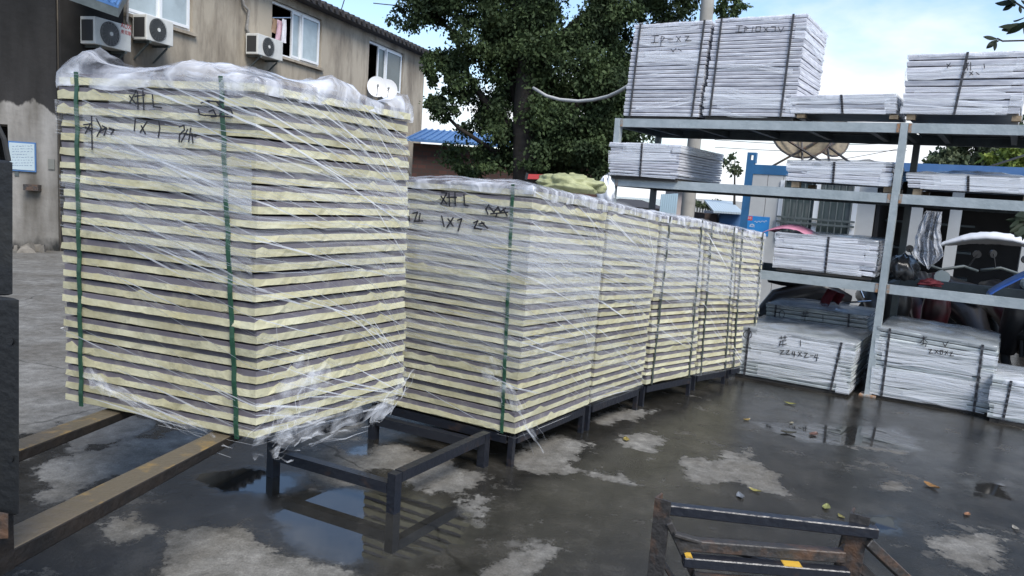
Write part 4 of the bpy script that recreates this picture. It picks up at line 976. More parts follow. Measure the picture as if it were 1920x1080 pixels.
mb = MB(); mb.box(q0[0], q1[0], 20., 20.25, -.3, zs); mb.build('wall', m_brick, sh)
mb = MB(); mb.hexa([(q0[0]-.2, 19.6, zs+.02), (q1[0]+.2, 19.6, zs+.02), (q1[0]+.2, 23.5, zs+.55), (q0[0]-.2, 23.5, zs+.55)], [(q0[0]-.2, 19.6, zs+.08), (q1[0]+.2, 19.6, zs+.08), (q1[0]+.2, 23.5, zs+.61), (q0[0]-.2, 23.5, zs+.61)]); mb.build('roof', m_bluemetal, sh)
for k in range(30):
    x = q0[0]-.1+k*(q1[0]-q0[0])/29; mb = MB(); mb.bar((x, 19.62, zs+.09), (x, 23.4, zs+.62), .05, .04); mb.build('roof_rib', m_bluemetal, sh)

# ------------------------------------------------------------------ trees
def leaves(name, blobs, nleaf, size, mat, par, seed, droop=.6, shape=.30):
    """blobs: (centre xyz, radii xyz, weight) ; each leaf is a folded narrow blade"""
    rng = np.random.default_rng(seed); wts = np.array([b[2] for b in blobs], float); wts /= wts.sum()
    k = rng.choice(len(blobs), nleaf, p=wts); cen = np.array([b[0] for b in blobs])[k]; rad = np.array([b[1] for b in blobs])[k]
    # clumps inside each blob
    ncl = 26; cl = rng.normal(size=(len(blobs), ncl, 3)); cl /= np.linalg.norm(cl, axis=2, keepdims=True); cl *= rng.uniform(.25, 1., (len(blobs), ncl, 1))**.6
    ci = rng.integers(0, ncl, nleaf); p = cen+rad*(cl[k, ci]+rng.normal(size=(nleaf, 3))*.12)
    d = rng.normal(size=(nleaf, 3)); d[:, 2] -= droop*1.3; d /= np.linalg.norm(d, axis=1, keepdims=True)
    s = rng.normal(size=(nleaf, 3)); s -= (s*d).sum(1, keepdims=True)*d; s /= np.linalg.norm(s, axis=1, keepdims=True)
    n = np.cross(d, s); L = size*rng.uniform(.6, 1.3, (nleaf, 1)); W = L*shape
    v = np.stack([p, p+d*L*.45+s*W+n*W*.35, p+d*L, p+d*L*.45-s*W+n*W*.35], 1).reshape(-1, 3)
    me = bpy.data.meshes.new(name); idx = np.arange(nleaf)*4
    me.vertices.add(len(v)); me.vertices.foreach_set('co', (v-np.array(par.location)).reshape(-1).astype(np.float32))
    f = np.stack([idx, idx+1, idx+2, idx, idx+2, idx+3], 1).reshape(-1); me.loops.add(len(f)); me.loops.foreach_set('vertex_index', f.astype(np.int32))
    nf = nleaf*2; me.polygons.add(nf); me.polygons.foreach_set('loop_start', np.arange(nf, dtype=np.int32)*3); me.polygons.foreach_set('loop_total', np.full(nf, 3, np.int32))
    me.update(calc_edges=True); me.validate(); me.materials.append(mat); o = bpy.data.objects.new(name, me); C.objects.link(o); o.parent = par; return o
def BL(x, y, Y, r, ry=None, wt=None):
    c = aty(x, y, Y); k = Y/FOC; a = r*k; b = (ry or r)*k; return (c, (a, a*.9, b), wt or (r*(ry or r)))
YT = 14.5
tr = thing('big_tree', 'large dark leafy tree rising behind the second panel stack', 'tree', tuple(A3(*aty(985, 330, YT)[:2], -.2)))
tb = tr.location
mb = MB(); trunk = [A3(tb.x, tb.y, -.2)]+[aty(x, y, YT) for x, y in ((985, 330), (983, 230), (990, 120), (985, 20), (975, -120), (985, -260))]
mb.tube(trunk, [.30, .24, .22, .20, .17, .12, .05], 10); mb.build('trunk', m_bark, tr, smooth=True)
for lm, r0 in (([(984, 240), (960, 150), (925, 60), (900, -40)], .13), ([(988, 150), (1030, 90), (1080, 40), (1150, -10)], .12), ([(986, 260), (930, 215), (880, 150), (850, 60), (800, 20)], .10),
               ([(984, 280), (1040, 220), (1120, 180), (1180, 150)], .10), ([(985, 180), (960, 100), (965, 10), (940, -80)], .09), ([(985, 60), (1050, -30), (1200, -80), (1330, -40)], .12), ([(984, 300), (930, 285), (860, 240), (820, 200)], .06)):
    pts = [aty(x, y, YT+.5+.3*math.sin(i+r0*40)) for i, (x, y) in enumerate(lm)]; mb = MB(); mb.tube(pts, list(np.linspace(r0, .025, len(pts))), 7); mb.build('limb', m_bark, tr, smooth=True)
bl1 = [BL(1040, 60, YT, 110), BL(960, 150, YT+.5, 90), BL(1100, 190, YT, 110), BL(1000, 250, YT, 90, 70), BL(1120, 290, YT, 90, 60), BL(920, 250, YT+.6, 55, 60), BL(885, 60, YT, 70, 60), BL(780, 10, YT, 75, 40), BL(850, -10, YT, 90, 50),
  BL(860, 150, YT, 40, 45), BL(815, 120, YT, 30, 40), BL(822, 205, YT, 32, 22), BL(840, 190, YT, 30, 30), BL(880, 300, YT+1, 60, 30), BL(1180, 60, YT, 90, 80), BL(1160, 160, YT+.5, 80, 90), BL(1250, 10, YT, 70, 40), BL(1370, 10, YT, 30, 24), BL(960, -60, YT, 160, 90), BL(1200, -80, YT, 160, 80), BL(960, 40, YT+1, 60, 90), BL(1170, 260, YT+.3, 60, 70), BL(1010, 310, YT+.3, 120, 30), BL(1060, 130, YT+1.2, 130, 110), BL(1090, 240, YT+1.2, 110, 90)]
leaves('crown', bl1, 165000, .078, m_leaf, tr, 3)
# small tree twig between shelf and cabin, pale trees at the right, sprig near camera
st_ = thing('small_tree', 'small sparse tree beside the blue framed cabin', 'tree', tuple(G(1375, 520)))
q = st_.location; mb = MB(); tp = aty(1378, 300, q.y); mb.tube([q, lerp(A3(*q), tp, .6), tp], [.04, .03, .01], 6); mb.build('trunk', m_bark, st_, smooth=True)
leaves('crown', [BL(1378, 318, q.y, 11, 12), BL(1362, 306, q.y, 9, 8), BL(1366, 295, q.y, 10, 5), BL(1382, 322, q.y, 8, 8), BL(1372, 290, q.y, 8, 4)], 150, .11, m_leaf2, st_, 5)
tr2 = thing('pale_tree', 'thin leaved grey green tree seen under the top shelf at the right', 'tree', tuple(A3(*aty(1835, 320, 22)[:2], -.2)))
mb = MB(); mb.tube([A3(*tr2.location), aty(1835, 330, 22), aty(1838, 250, 22), aty(1825, 180, 22)], [.2, .16, .12, .06], 8); mb.build('trunk', m_bark, tr2, smooth=True)
leaves('crown', [BL(1790, 300, 22, 45, 30), BL(1835, 280, 22, 50, 40), BL(1760, 310, 22, 25, 20), BL(1850, 240, 22, 70, 40), BL(1875, 300, 22, 40, 40), BL(1850,170,22,60,40), BL(1800, 240, 22, 40, 30)], 9000, .16, m_leaf2, tr2, 6)
tr3 = thing('yellow_green_tree', 'yellow green bushy tree at the right edge under the top shelf', 'tree', tuple(A3(*aty(1905, 320, 18)[:2], -.2)))
mb = MB(); mb.tube([A3(*tr3.location), aty(1905, 340, 18), aty(1900, 280, 18)], [.16, .12, .05], 8); mb.build('trunk', m_bark, tr3, smooth=True)
leaves('crown', [BL(1900, 300, 18, 45, 32), BL(1940, 280, 18, 60, 40), BL(1960, 320, 18, 60, 40)], 9000, .13, m_leaf3, tr3, 7)
def sprig(label, twig, spots, Y, sz, seed):
    par = thing('leafy_branch', label, 'branch', tuple(aty(*twig[0], Y))); mb = MB()
    pts = [aty(x, y, Y) for x, y in twig]; mb.tube(pts, [.006]+[.003]*(len(pts)-1), 5); mb.build('twig', m_bark, par); rnd = random.Random(seed)
    for x, y, x2, y2 in spots:
        p, q = aty(x, y, Y+rnd.uniform(-.05, .05)), aty(x2, y2, Y+rnd.uniform(-.05, .05)); d = q-p; L = np.linalg.norm(d); d = d/L; s = np.cross(d, A3(rnd.uniform(-.5, .5), 1, rnd.uniform(-.5, .5))); s /= np.linalg.norm(s); n = np.cross(s, d); mb = MB(); K = 6
        for k in range(K):
            def e(f, g): return p+d*L*f+s*g*L*.17*math.sin(math.pi*min(max(f, .04), .98))**.8+n*(abs(g)*.12*L*.3-.1*L*f*f)
            for g0, g1 in ((-1, 0), (0, 1)): mb.face([e(k/K, g0), e((k+1)/K, g0), e((k+1)/K, g1), e(k/K, g1)])
        mb.build('leaf', m_leafd, par, smooth=True)
sprig('dark leaf sprig hanging in from the upper right corner', [(1960, 30), (1930, 22), (1905, 5), (1880, -20)], [(1905, 2, 1868, 8), (1905, 5, 1878, 20), (1912, 10, 1914, 26), (1890, -4, 1900, 12), (1925, 30, 1902, 42), (1928, 40, 1888, 64), (1925, 34, 1918, 64), (1925, 45, 1876, 58), (1908, 46, 1872, 52), (1915, 0, 1935, 14)], 2.6, .1, 1)
sprig('thin twig with small dark leaves below the corner sprig', [(1960, 74), (1920, 76), (1880, 77), (1870, 72)], [(1870, 72, 1842, 70), (1870, 74, 1848, 92), (1874, 76, 1856, 80), (1868, 76, 1864, 96), (1872, 72, 1880, 80)], 2.7, .1, 2)
sprig('dark blurred leaf sprig at the right edge beside the lower shelf', [(1960, 405), (1925, 415), (1900, 425)], [(1925, 415, 1886, 412), (1925, 418, 1888, 424), (1920, 420, 1892, 436), (1922, 424, 1900, 446), (1928, 424, 1916, 450), (1930, 410, 1898, 404), (1930, 425, 1905, 440)], 2.4, .1, 3)

# ------------------------------------------------------------------ pole, cable, power lines
Yp = 11.0; pb = aty(1287, 420, Yp); pp = aty(1331, -40, Yp); pp2 = pp+(pp-pb)*.4; pb2 = A3(pb[0], pb[1], -.2)
up_ = thing('utility_pole', 'round concrete utility pole behind the tall white packs', 'pole', (pb[0], pb[1], -.2))
mb = MB(); mb.tube([pb2, pb, pp, pp2], [.11, .10, .09, .08], 14); mb.build('shaft', m_concrete, up_, smooth=True)
mb = MB(); pts = [aty(x, y, YT-1.5-.25*i) for i, (x, y) in enumerate(((1000, 165), (1025, 180), (1050, 187), (1085, 190), (1115, 187), (1140, 181), (1160, 172), (1180, 160), (1230, 130)))]; 
pts = [Vector(p) for p in pts]; mb.tube(pts, .028, 6); o = mb.build('hanging_cable', M('pale_cable', (.45, .45, .43), .6), smooth=True); tag(o, 'thick pale cable drooping from the big tree to the tall white pack', 'cable')
for i, (a, b, sg, lb) in enumerate((((1340, 262), (1700, 268), 6, 'upper thin power line behind the rack'), ((1340, 276), (1700, 282), 5, 'middle thin power line behind the rack'), ((1500, 310), (1700, 276), 2, 'lowest thin power line behind the rack'), ((1740, 350), (1940, 285), 0, 'dark slanting wire in front of the pale tree'), ((640, 18), (655, -30), 0, 'thin wire above the house eave'), ((700, 6), (960, -8), 8, 'thin wire crossing the big tree crown'))):
    p, q = aty(*a, 24 if i < 3 else 16), aty(*b, 24 if i < 3 else 16); pts = [lerp(p, q, k/8)-A3(0, 0, sg/1400*24*math.sin(math.pi*k/8)) for k in range(9)]
    mb = MB(); mb.tube(pts, .012 if i != 3 else .025, 4); o = mb.build('power_line', m_blackp); tag(o, lb, 'power line', 'overhead wires')

# ------------------------------------------------------------------ cabin behind the rack (parallel to the rack)
CB = aty(1403, 318, 12.3)
def CPx(px, py, off=0.): return onplane(px, py, CB-NV*off, NV)
def CS(p): return float((p-CB)@U)
def C3(s, off, z): return A3(CB[0], CB[1], 0)+U*s-NV*off+A3(0, 0, z)
def cbox(name, s0, s1, z0, z1, o0, o1, mat, par):
    mb = MB(); b = [C3(s0, o1, z0), C3(s1, o1, z0), C3(s1, o0, z0), C3(s0, o0, z0)]; mb.hexa(b, [x+A3(0, 0, z1-z0) for x in b]); return mb.build(name, mat, par)
cabin = thing('site_cabin', 'white site cabin with blue steel frame and barred window behind the rack', 'cabin', tuple(C3(0, 0, -.2)))
sA = CS(CPx(1395, 350)); sB = CS(CPx(1640, 400)); ztc = float(CPx(1405, 308)[2]); zcb = -.2
wx0, wx1 = CS(CPx(1462, 400)), CS(CPx(1600, 410)); wz1, wz0 = float(CPx(1500, 340)[2]), float(CPx(1520, 452)[2])
m_cabblue = M('cabin_blue', (.03, .14, .30), .4, var=.25, scale=4)
cbox('corner_post', sA, sA+.12, zcb, ztc+.02, -.1, .012, m_cabblue, cabin)
cbox('roof_rail', sA+.12, sB+3.2, ztc-.15, ztc, -.1, .01, m_cabblue, cabin)
mb = MB(); z0 = ztc+.02; s0 = sA
for (a, b, c, d) in ((0, .14, 0, .05), (0, .045, .05, .13), (.10, .14, .05, .13), (0, .14, .13, .17)):
    q = [C3(s0+a, .012, z0+c), C3(s0+b, .012, z0+c), C3(s0+b, -.1, z0+c), C3(s0+a, -.1, z0+c)]; mb.hexa(q, [x+A3(0, 0, d-c) for x in q])
mb.build('corner_casting', m_cabblue, cabin)
def wallrun(a, b, z0, z1, n):
    for k in range(n):
        s0, s1 = lerp(a, b, k/n), lerp(a, b, (k+1)/n); cbox('wall_panel', s0+.004, s1-.004, z0, z1, -.06, 0, m_whitep, cabin)
wallrun(sA+.12, wx0, zcb, ztc-.152, 2); wallrun(wx0, wx1, zcb, wz0, 4); wallrun(wx0, wx1, wz1, ztc-.152, 4); wallrun(wx1, sB, zcb, ztc-.152, 1)
wn = cbox('window', wx0-.02, wx1+.02, wz0-.03, wz0, -.03, .03, m_upvc, cabin)
cbox('pane', wx0, wx1, wz0, wz1, -.05, -.045, m_glassd, wn)
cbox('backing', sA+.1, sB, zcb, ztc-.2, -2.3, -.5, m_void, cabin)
for f in (0, .49, 1): cbox('mullion', lerp(wx0, wx1, f)-.035, lerp(wx0, wx1, f)+.035, wz0, wz1, -.03, .02, m_upvc, wn)
for k in range(11):
    if k in (5,): continue
    s = lerp(wx0, wx1, (k+.5)/11); mb = MB(); mb.tube([C3(s, .06, wz0-.05), C3(s, .06, wz1)], .012, 6); mb.build('window_bar', m_rackdark, wn)
for f in (.08, .16): cbox('window_rail', wx0-.03, wx1+.03, lerp(wz0, wz1, f+.2), lerp(wz0, wz1, f+.2)+.03, .045, .075, m_rackdark, wn)
# poster
ps = thing('poster', 'blue poster with a red square and white lettering on the cabin wall', 'poster', tuple(CPx(1420, 430, .03)))
px0, px1 = CS(CPx(1397, 404)), CS(CPx(1444, 407)); pz1, pz0 = float(CPx(1400, 404)[2]), float(CPx(1400, 440)[2])
cbox('sheet', px0, px1, pz0, pz1, .003, .008, M('poster_blue', (.02, .19, .50), .35, col2=(.03, .26, .60), scale=3), ps)
cbox('red_square', lerp(px0, px1, .09), lerp(px0, px1, .31), lerp(pz0, pz1, .76), lerp(pz0, pz1, .97), .0085, .0095, M('poster_red', (.65, .05, .04), .4), ps)
mb = MB()
for (a, b, c, d) in ((.13, .19, .86, .86), (.13, .19, .92, .92), (.16, .16, .80, .94), (.21, .27, .90, .90), (.21, .27, .84, .84), (.24, .24, .80, .94), (.27, .27, .80, .90)):
    mb.bar(C3(lerp(px0, px1, a), .0098, lerp(pz0, pz1, c)), C3(lerp(px0, px1, b)+.0001, .0098, lerp(pz0, pz1, d)), .0006, .006, up=(0, 0, 1))
pw = [(.40+.05*k, .70+.05*math.sin(k*2.2)+.008*k) for k in range(11)]
for (a, c), (b, d) in zip(pw[:-1], pw[1:]): mb.bar(C3(lerp(px0, px1, a), .0098, lerp(pz0, pz1, c)), C3(lerp(px0, px1, b), .0098, lerp(pz0, pz1, d)), .0006, .006)
for k in range(9):
    a0 = math.pi*k/9; a1 = math.pi*(k+1)/9
    for rr in (.10, .07): mb.bar(C3(lerp(px0, px1, .33+rr*math.cos(a0)), .0098, lerp(pz0, pz1, .44+rr*1.4*math.sin(a0))), C3(lerp(px0, px1, .33+rr*math.cos(a1)), .0098, lerp(pz0, pz1, .44+rr*1.4*math.sin(a1))), .0006, .007)
mb.bar(C3(lerp(px0, px1, .22), .0098, lerp(pz0, pz1, .44)), C3(lerp(px0, px1, .44), .0098, lerp(pz0, pz1, .44)), .0006, .008)
for k in range(8):
    a0 = math.pi*k/8; a1 = math.pi*(k+1)/8
    mb.bar(C3(lerp(px0, px1, .38+.2*math.cos(a0)), .0098, lerp(pz0, pz1, .05+.22*math.sin(a0))), C3(lerp(px0, px1, .38+.2*math.cos(a1)), .0098, lerp(pz0, pz1, .05+.22*math.sin(a1))), .0006, .006)
mb.build('print', m_whiteplain, ps, kind='stuff')
# mesh dishes on the cabin roof
for (cx, cy, r, lb) in ((1505, 243, .50, 'big dark mesh dish on the cabin roof, left one'), (1556, 243, .48, 'big pale mesh dish on the cabin roof, right one')):
    c = aty(cx, cy, 13.0+(cx-1517)*.012); par = thing('mesh_dish', lb, 'satellite dish', tuple(c), 'large dishes on the cabin roof')
    ax = A3(-.15 if cx < 1520 else .35, -.85, .3); ax /= np.linalg.norm(ax); e1 = np.cross(ax, A3(0, 0, 1)); e1 /= np.linalg.norm(e1); e2 = np.cross(e1, ax); mb = MB()
    def q(i, j):
        rr = i/6*r; a = 2*math.pi*j/28; return c+(e1*math.cos(a)+e2*math.sin(a))*rr+ax*(rr*rr*.55-.15)
    for i in range(6):
        for j in range(28): mb.face([q(i, j), q(i+1, j), q(i+1, j+1), q(i, j+1)])
    mb.build('bowl', m_dish, par, smooth=True)
    mb = MB(); mb.tube([q(6, j) for j in range(29)], .018, 5, cap=False); mb.build('rim', m_rust, par)
    for j in range(0, 28, 3):
        mb = MB(); mb.tube([q(i, j)-ax*.02 for i in range(7)], .012, 5); mb.build('rib', m_rust, par)
    for sx in (-.6, 0, .6):
        mb = MB(); ft = CPx(cx+sx*100, 318, -.6); mb.tube([c+e1*sx*.8-ax*.1, A3(ft[0], ft[1], ztc)], .02, 5); mb.build('strut', m_rust, par)

# dark open shed right of the cabin with light posts
shed = thing('open_shed', 'dark open shed with pale posts behind the right half of the rack', 'shed', tuple(C3(sB+2, 0, -.2)))
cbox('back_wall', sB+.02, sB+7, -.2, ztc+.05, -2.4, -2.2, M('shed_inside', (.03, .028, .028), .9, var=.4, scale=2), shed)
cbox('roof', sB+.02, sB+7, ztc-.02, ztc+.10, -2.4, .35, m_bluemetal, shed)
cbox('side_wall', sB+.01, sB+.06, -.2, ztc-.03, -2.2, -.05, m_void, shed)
for (px, w_) in ((1712, 20), (1785, 22), (1930, 22)):
    s = CS(CPx(px, 450)); cbox('post', s-.075, s+.075, -.2, ztc-.022, -.12, .02, m_whitep, shed)
for k in range(5):
    z = .1+k*.42; cbox('inner_shelf', sB+.08, sB+1.35, z, z+.03, -1.6, -1.2, m_rackdark, shed)

# background bits between rack posts: gate, far roofs, lattice, blue-roofed shelter
def flatbox(name, x0, y0, x1, y1, Y, thick, mat, par, zlow=None):
    p, q = aty(x0, y0, Y), aty(x1, y0, Y); z0 = zlow if zlow is not None else float(aty(x1, y1, Y)[2]); mb = MB(); mb.box(p[0], q[0], Y, Y+thick, z0, float(p[2])); return mb.build(name, mat, par)
gt = thing('metal_gate', 'pale blue corrugated metal gate beyond the row, under the middle shelf', 'gate', tuple(aty(1255, 400, 22)))
for k in range(8):
    x = 1240+k*4; flatbox('sheet', x, 364-.2*k, x+3.6, 420, 22, .05+.02*(k % 2), M('pale_blue_metal', (.33, .45, .52), .5) if k == 0 else bpy.data.materials['pale_blue_metal'], gt, -.2)
hs = thing('far_house', 'pinkish grey rendered house wall beside the pale blue gate', 'house', tuple(aty(1290, 400, 24)))
flatbox('wall', 1272, 350, 1300, 420, 24, 2, M('pinkish_render', (.42, .36, .33), .9, var=.2, scale=2), hs, -.2)
flatbox('roof', 1270, 346, 1303, 352, 23.7, 2.5, m_tile, hs)
rfh = thing('far_tiled_house', 'distant grey tiled roof peeking between the rack and the row', 'house', tuple(aty(1185, 390, 40)))
p, q = aty(1140, 384, 40), aty(1245, 392, 40); top = aty(1186, 374, 42)
mb = MB(); mb.hexa([(p[0], 40, -.2), (q[0], 40, -.2), (q[0], 46, -.2), (p[0], 46, -.2)], [(p[0], 40, p[2]), (q[0], 40, q[2]), (q[0], 46, q[2]), (p[0], 46, p[2])]); mb.build('wall', M('far_wall', (.3, .3, .3), .9), rfh)
mb = MB(); mb.hexa([(p[0]-.3, 39.7, p[2]), (q[0]+.3, 39.7, q[2]), (q[0]+.3, 46, q[2]), (p[0]-.3, 46, p[2])], [(top[0]-.6, 42.5, top[2]), (top[0]+.6, 42.5, top[2]), (top[0]+.6, 43, top[2]), (top[0]-.6, 43, top[2])]); mb.build('roof', m_tile, rfh)
flc = thing('lattice_fence', 'grey lattice fence with potted plants in front of a pale wall', 'fence', tuple(aty(1330, 410, 20)))
flatbox('wall', 1300, 372, 1400, 430, 21, .2, M('pale_wall', (.45, .46, .45), .8, var=.2, scale=3), flc, -.2)
for k in range(9):
    x = 1297+k*5.2; flatbox('picket', x, 386, x+1.8, 420, 19.9, .04, m_rackdark, flc, -.2)
flatbox('fence_rail', 1295, 389, 1343, 391.5, 19.84, .05, m_rackdark, flc)
pl = thing('potted_plants', 'row of small plants on top of the lattice fence', 'plant', tuple(aty(1315, 385, 19.6)))
leaves('foliage', [BL(1305, 382, 19.6, 8, 6), BL(1318, 384, 19.6, 8, 5), BL(1332, 386, 19.6, 8, 8), BL(1345, 382, 19.6, 10, 10)], 900, .07, m_leaf2, pl, 11)
bs = thing('blue_shelter', 'low blue shelter with pale corrugated roof left of the cabin', 'shelter', tuple(aty(1370, 415, 16)))
flatbox('wall', 1350, 398, 1394, 440, 16, 1.4, m_bluemetal, bs, -.2)
p, q = aty(1338, 397, 15.7), aty(1396, 397, 15.7); z0 = float(p[2])
for k in range(12):
    x0, x1 = lerp(p[0], q[0], k/12), lerp(p[0], q[0], (k+.9)/12); mb = MB(); mb.hexa([(x0, 15.7, z0-.02), (x1, 15.7, z0-.02), (x1+.25, 17.6, z0+.20), (x0+.25, 17.6, z0+.20)], [(x0, 15.7, z0+.02), (x1, 15.7, z0+.02), (x1+.25, 17.6, z0+.24), (x0+.25, 17.6, z0+.24)]); mb.build('roof_sheet', M('pale_roof', (.42, .5, .55), .5) if k == 0 else bpy.data.materials['pale_roof'], bs)
flatbox('dark_side', 1322, 400, 1346, 430, 15.9, 1., M('brown_dark', (.05, .035, .03), .9), bs, -.2)

# ------------------------------------------------------------------ soft things: sacks, fabric, canopy, bag
def blob(mb, c, rad, seed, amp=.15, e1=U, e2=Wd, nu=22, nv=12, flat=.0, tie=None):
    b = len(mb.v); c = A3(*c)
    for i in range(nv+1):
        th = math.pi*i/nv
        for j in range(nu):
            ph = 2*math.pi*j/nu; d = e1*math.cos(ph)*math.sin(th)*rad[0]+e2*math.sin(ph)*math.sin(th)*rad[1]+A3(0, 0, math.cos(th)*rad[2])
            k = 1+amp*noise.noise((math.cos(ph)*2+seed, math.sin(ph)*2, th*2))+amp*.5*noise.noise((math.cos(ph)*6+seed, math.sin(ph)*6, th*5))-amp*.55*max(0, .25-abs(noise.noise((math.cos(ph)*2.2+seed, math.sin(ph)*7, th*3))))
            p = c+d*k
            if p[2] < c[2]-rad[2]*(1-flat): p[2] = c[2]-rad[2]*(1-flat)
            mb.v.append(tuple(p))
    for i in range(nv):
        for j in range(nu):
            mb.f.append((b+i*nu+j, b+(i+1)*nu+j, b+(i+1)*nu+(j+1) % nu, b+i*nu+(j+1) % nu)); mb.m.append(0); mb.uv.append([(0, 0)]*4)
tp3 = HUL[1][1]; zsk = tp3.t[0][2]
sc = aty(1062, 352, 5.6); sk = thing('sack', 'yellow green woven sack with tied end lying on the stack behind the second one', 'sack', tuple(sc))
mb = MB(); blob(mb, aty(1066, 347, 5.6), (.24, .16, .08), 3, .30, A3(1, -.05, 0), A3(0.05, 1, 0), flat=.3, nu=60, nv=30); mb.build('body', m_sack, sk, smooth=True)
mb = MB(); blob(mb, aty(1124, 352, 5.6), (.055, .05, .045), 6, .4, A3(1, 0, 0), A3(0, 1, 0)); mb.build('tied_end', m_sack, sk, smooth=True)
mb = MB(); blob(mb, aty(1137, 362, 6.3), (.07, .09, .12), 8, .7, A3(1, 0, 0), A3(0, 1, 0)); o = mb.build('white_bag', m_whiteplain, smooth=True); tag(o, 'crumpled white plastic bag behind the tied end of the sack', 'bag')
rb = thing('red_toolbox', 'red and black tool handle lying left of the yellow green sack', 'tool', tuple(aty(1005, 330, 6.2)))
p, q = aty(989, 331, 6.2), aty(1024, 332, 6.2); mb = MB(); mb.bar(p, q, .06, .04); mb.build('red_body', m_red, rb); mb = MB(); mb.bar(aty(985, 330, 6.2), aty(990, 331, 6.2), .07, .055); mb.build('dark_end', m_blackp, rb); mb = MB(); mb.bar(aty(1018, 330, 6.22), aty(1050, 336, 6.22), .05, .03); mb.build('dark_handle', m_blackp, rb)
# pink umbrella fabric on the lower shelf
def sheetmesh(name, P, nu, nv, mat, par=None, thick=.004, label=None, cat=None):
    mb = MB()
    for i in range(nu+1):
        for j in range(nv+1): mb.v.append(tuple(P(i/nu, j/nv)))
    for i in range(nu):
        for j in range(nv):
            k = i*(nv+1)+j; mb.f.append((k, k+nv+1, k+nv+2, k+1)); mb.m.append(0); mb.uv.append([(0, 0)]*4)
    o = mb.build(name, mat, par, smooth=True); s = o.modifiers.new('s', 'SOLIDIFY'); s.thickness = thick
    if label: tag(o, label, cat)
    return o
def pinkP(f, g):
    s, z = lerp(RK(1434, 437, .2)[0], RK(1530, 437, .2)[0], f), 1.14; s = lerp(RK(1436, 437, .2)[0], RK(1535, 437, .2)[0], f)
    zt0 = RK(1485, 421, .2)[1]; zb_ = RK(1440, 446, .2)[1]
    return R3(s, .02+.5*g, zb_+(zt0-zb_)*math.sin(math.pi*(.12+.80*f))**.8*(.75+.25*math.sin(math.pi*g))+.01*noise.noise((f*8, g*8, 1)))
sheetmesh('pink_umbrella', pinkP, 18, 8, m_pink, label='pink umbrella fabric draped over the left end of the lower shelf pack', cat='umbrella')
# blue tarp / umbrella at the right
def blueP(f, g):
    a = RK(1848, 556, .35); b = RK(1960, 500, .35); s = lerp(a[0], b[0], f); z = lerp(a[1], b[1], f**.8)+.03*math.sin(math.pi*g)
    return R3(s, .35+.5*g, z-.04*abs(g-.4)+.008*noise.noise((f*6, g*6, 2)))
sheetmesh('blue_tarp', blueP, 14, 8, m_blue, thick=.01, label='bright blue sloping tarp at the right edge above the lower shelf', cat='tarp')
# curved canopy covered with film behind the right half
def canP(f, g):
    a, b = aty(1760, 462, 9.2), aty(1950, 470, 8.4); top = float(aty(1850, 434, 8.8)[2]); base = lerp(a, b, f)
    return base+A3(.55, .83, 0)*g*.7+A3(0, 0, (top-base[2])*math.sin(math.pi*(.02+.80*f)+.1)*(.35+.65*math.sin(math.pi*min(1, g+.15)))+.01*noise.noise((f*20, g*4, 4)))
sheetmesh('scooter_canopy', canP, 30, 8, m_whiteplain, thick=.03, label='curved white film covered canopy over a parked scooter at the right', cat='canopy')
# hanging plastic bag
def bagP(f, g):
    a = RK(1752, 396, -.03); b = RK(1742, 505, -.03); s = lerp(a[0], b[0], f); z = lerp(a[1], b[1], f+.10*f*abs(g-.45)*-1.6); wd_ = (.06+.075*f+.02*noise.noise((f*6, 1, 5)))*(1-max(0, f-.82)/.18*.75)
    return R3(s-.03*math.sin(f*3)+(g-.5)*2*wd_+.02*noise.noise((f*5, g*3, 1)), -.05+.035*math.sin(g*19+f*3)+.02*math.sin(g*41-f*5)+.02*noise.noise((f*9, g*7, 2)), z)
mbag = sheetmesh('hanging_plastic', bagP, 22, 40, m_bag, thick=.001, label='crumpled clear plastic sheet hanging from the middle shelf beam', cat='plastic sheet')
# dark bags beside lower pack
mb = MB(); blob(mb, R3(.10, .45, zl+.13), (.13, .3, .13), 9, .35, flat=.2); o = mb.build('dark_bag', M('dark_film', (.03, .032, .035), .25, var=.5, scale=10), smooth=True); tag(o, 'dark crumpled plastic bag on the lower shelf beside the rack post', 'bag')
mb = MB(); blob(mb, R3(.35, .3, zl+.03), (.09, .08, .035), 12, .7, flat=.2); o = mb.build('red_cloth', m_redcloth, smooth=True); tag(o, 'small red and white cloth bundle on the lower shelf right of the post', 'cloth')
def redP(f, g):
    a, b = aty(1552, 548, 8.2), aty(1578, 566, 8.2); s = lerp(a, b, f); hgt = float(aty(1560, 540, 8.2)[2]-aty(1560, 574, 8.2)[2]); z0 = float(aty(1560, 541, 8.2)[2])
    return A3(s[0]+.03*g*(f-.3), 8.2+.06*math.sin(f*11+g*2)+.1*g, z0-hgt*g*(1-.55*f+.15*math.sin(f*9))-f*.05)
sheetmesh('red_jacket', redP, 14, 8, m_redcloth, label='dark red cloth hanging over a parked scooter behind the ground packs', cat='cloth')

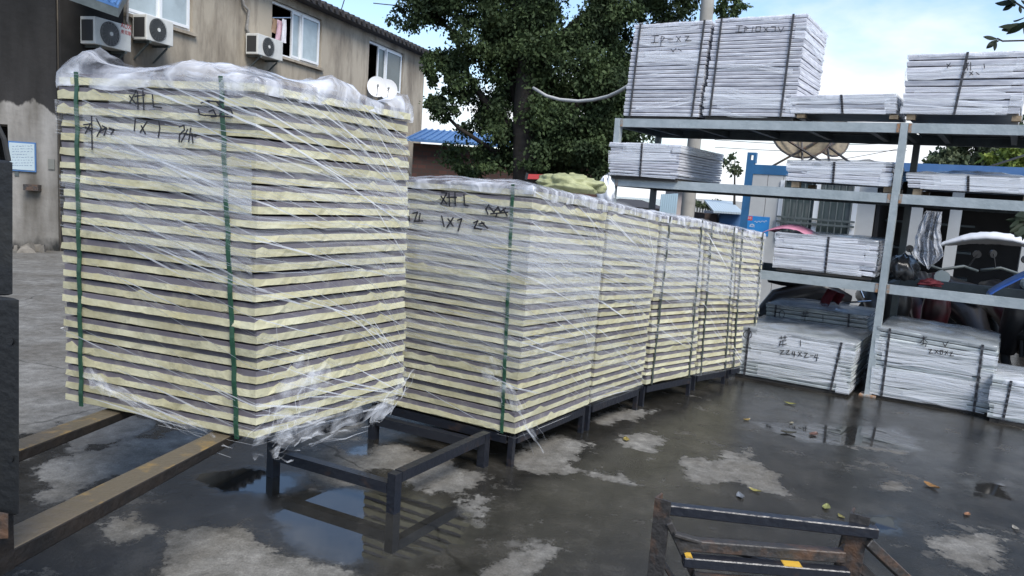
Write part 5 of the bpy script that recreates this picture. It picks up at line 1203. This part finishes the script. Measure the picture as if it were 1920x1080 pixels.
# ------------------------------------------------------------------ scooters behind the rack
m_redshade = M('shaded_red_plastic', (.06, .008, .012), .35, col2=(.02, .01, .01), scale=6)  # scooter red darkened in colour, standing in for shade behind the rack
def scooter(label, base, ang, col, sc_=1.):
    par = thing('scooter', label, 'scooter', tuple(base), 'scooters parked behind the rack')
    f = A3(math.cos(ang), math.sin(ang), 0); s = A3(-f[1], f[0], 0); B = A3(*base)
    def P(a, b, c): return B+f*a*sc_+s*b*sc_+A3(0, 0, c*sc_)
    for a, nm in ((-.62, 'wheel'), (.62, 'wheel')):
        mb = MB(); mb.tube([P(a+.2*math.cos(t), 0, .25+.2*math.sin(t)) for t in np.linspace(0, 2*math.pi, 21)], .05, 8, cap=False); w_ = mb.build(nm, m_rubber, par, smooth=True)
    mb = MB(); prof = [(-.75, .55), (-.45, .66), (-.05, .50), (.1, .33), (.42, .32), (.5, .62), (.46, .98)]
    rr = [.09, .14, .14, .11, .11, .13, .08]; mb.tube([P(a, 0, c) for a, c in prof], [x*sc_ for x in rr], 12); mb.build('body', col, par, smooth=True)
    mb = MB(); pr = [(-.85, .82), (-.6, .83), (-.3, .77), (-.05, .76), (.08, .72)]; mb.tube([P(a, 0, c) for a, c in pr], [.05, .10, .11, .10, .03], 12); mb.build('seat', m_blackp, par, smooth=True)
    mb = MB(); mb.tube([P(.62, 0, .25), P(.50, 0, .8), P(.46, 0, 1.02)], .03, 7); mb.build('fork_tube', m_blackp, par)
    mb = MB(); mb.tube([P(.34, .34, 1.03), P(.42, .2, 1.07), P(.46, 0, 1.02), P(.42, -.2, 1.07), P(.34, -.34, 1.03)], .018, 7); mb.build('handlebar', m_rackdark, par, smooth=True)
    for b in (.3, -.3):
        mb = MB(); mb.tube([P(.4, b*.8, 1.06), P(.42, b, 1.2)], .008, 5); mb.disc(P(.42, b, 1.2), -f, .038*sc_, .02, 12); mb.build('mirror', m_blackp, par)
    mb = MB(); mb.disc(P(.53, 0, .95), f, .07*sc_, .05, 14); mb.build('headlight', m_glassw, par)
    mb = MB(); mb.tube([P(-.9, 0, .62), P(-.8, 0, .8), P(-.75, .1, .8)], .012, 5); mb.tube([P(-.95, .1, .6), P(-.4, .12, .52)], .012, 5); mb.build('grab_rail', m_chrome, par)
def gp(px, py, Y): p = aty(px, py, Y); return A3(p[0], p[1], gz(p[0], p[1]))
scooter('black scooter with a long seat at the end of the panel stack row', gp(1450, 560, 8.9), math.radians(170), m_blackp, 1.12)
scooter('dark scooter behind the front rack post', gp(1650, 600, 8.9), math.radians(-100), m_blackp, 1.1)
scooter('dark scooter with red tank below the lower shelf, right of the post', gp(1735, 600, 8.7), math.radians(-110), m_redshade, 1.1)
scooter('black scooter with chrome mirror above the large ground pack', gp(1830, 600, 8.5), math.radians(-80), m_blackp, 1.12)
scooter('dark red scooter at the right edge under the rack', gp(1915, 620, 8.2), math.radians(-95), m_redshade, 1.1)
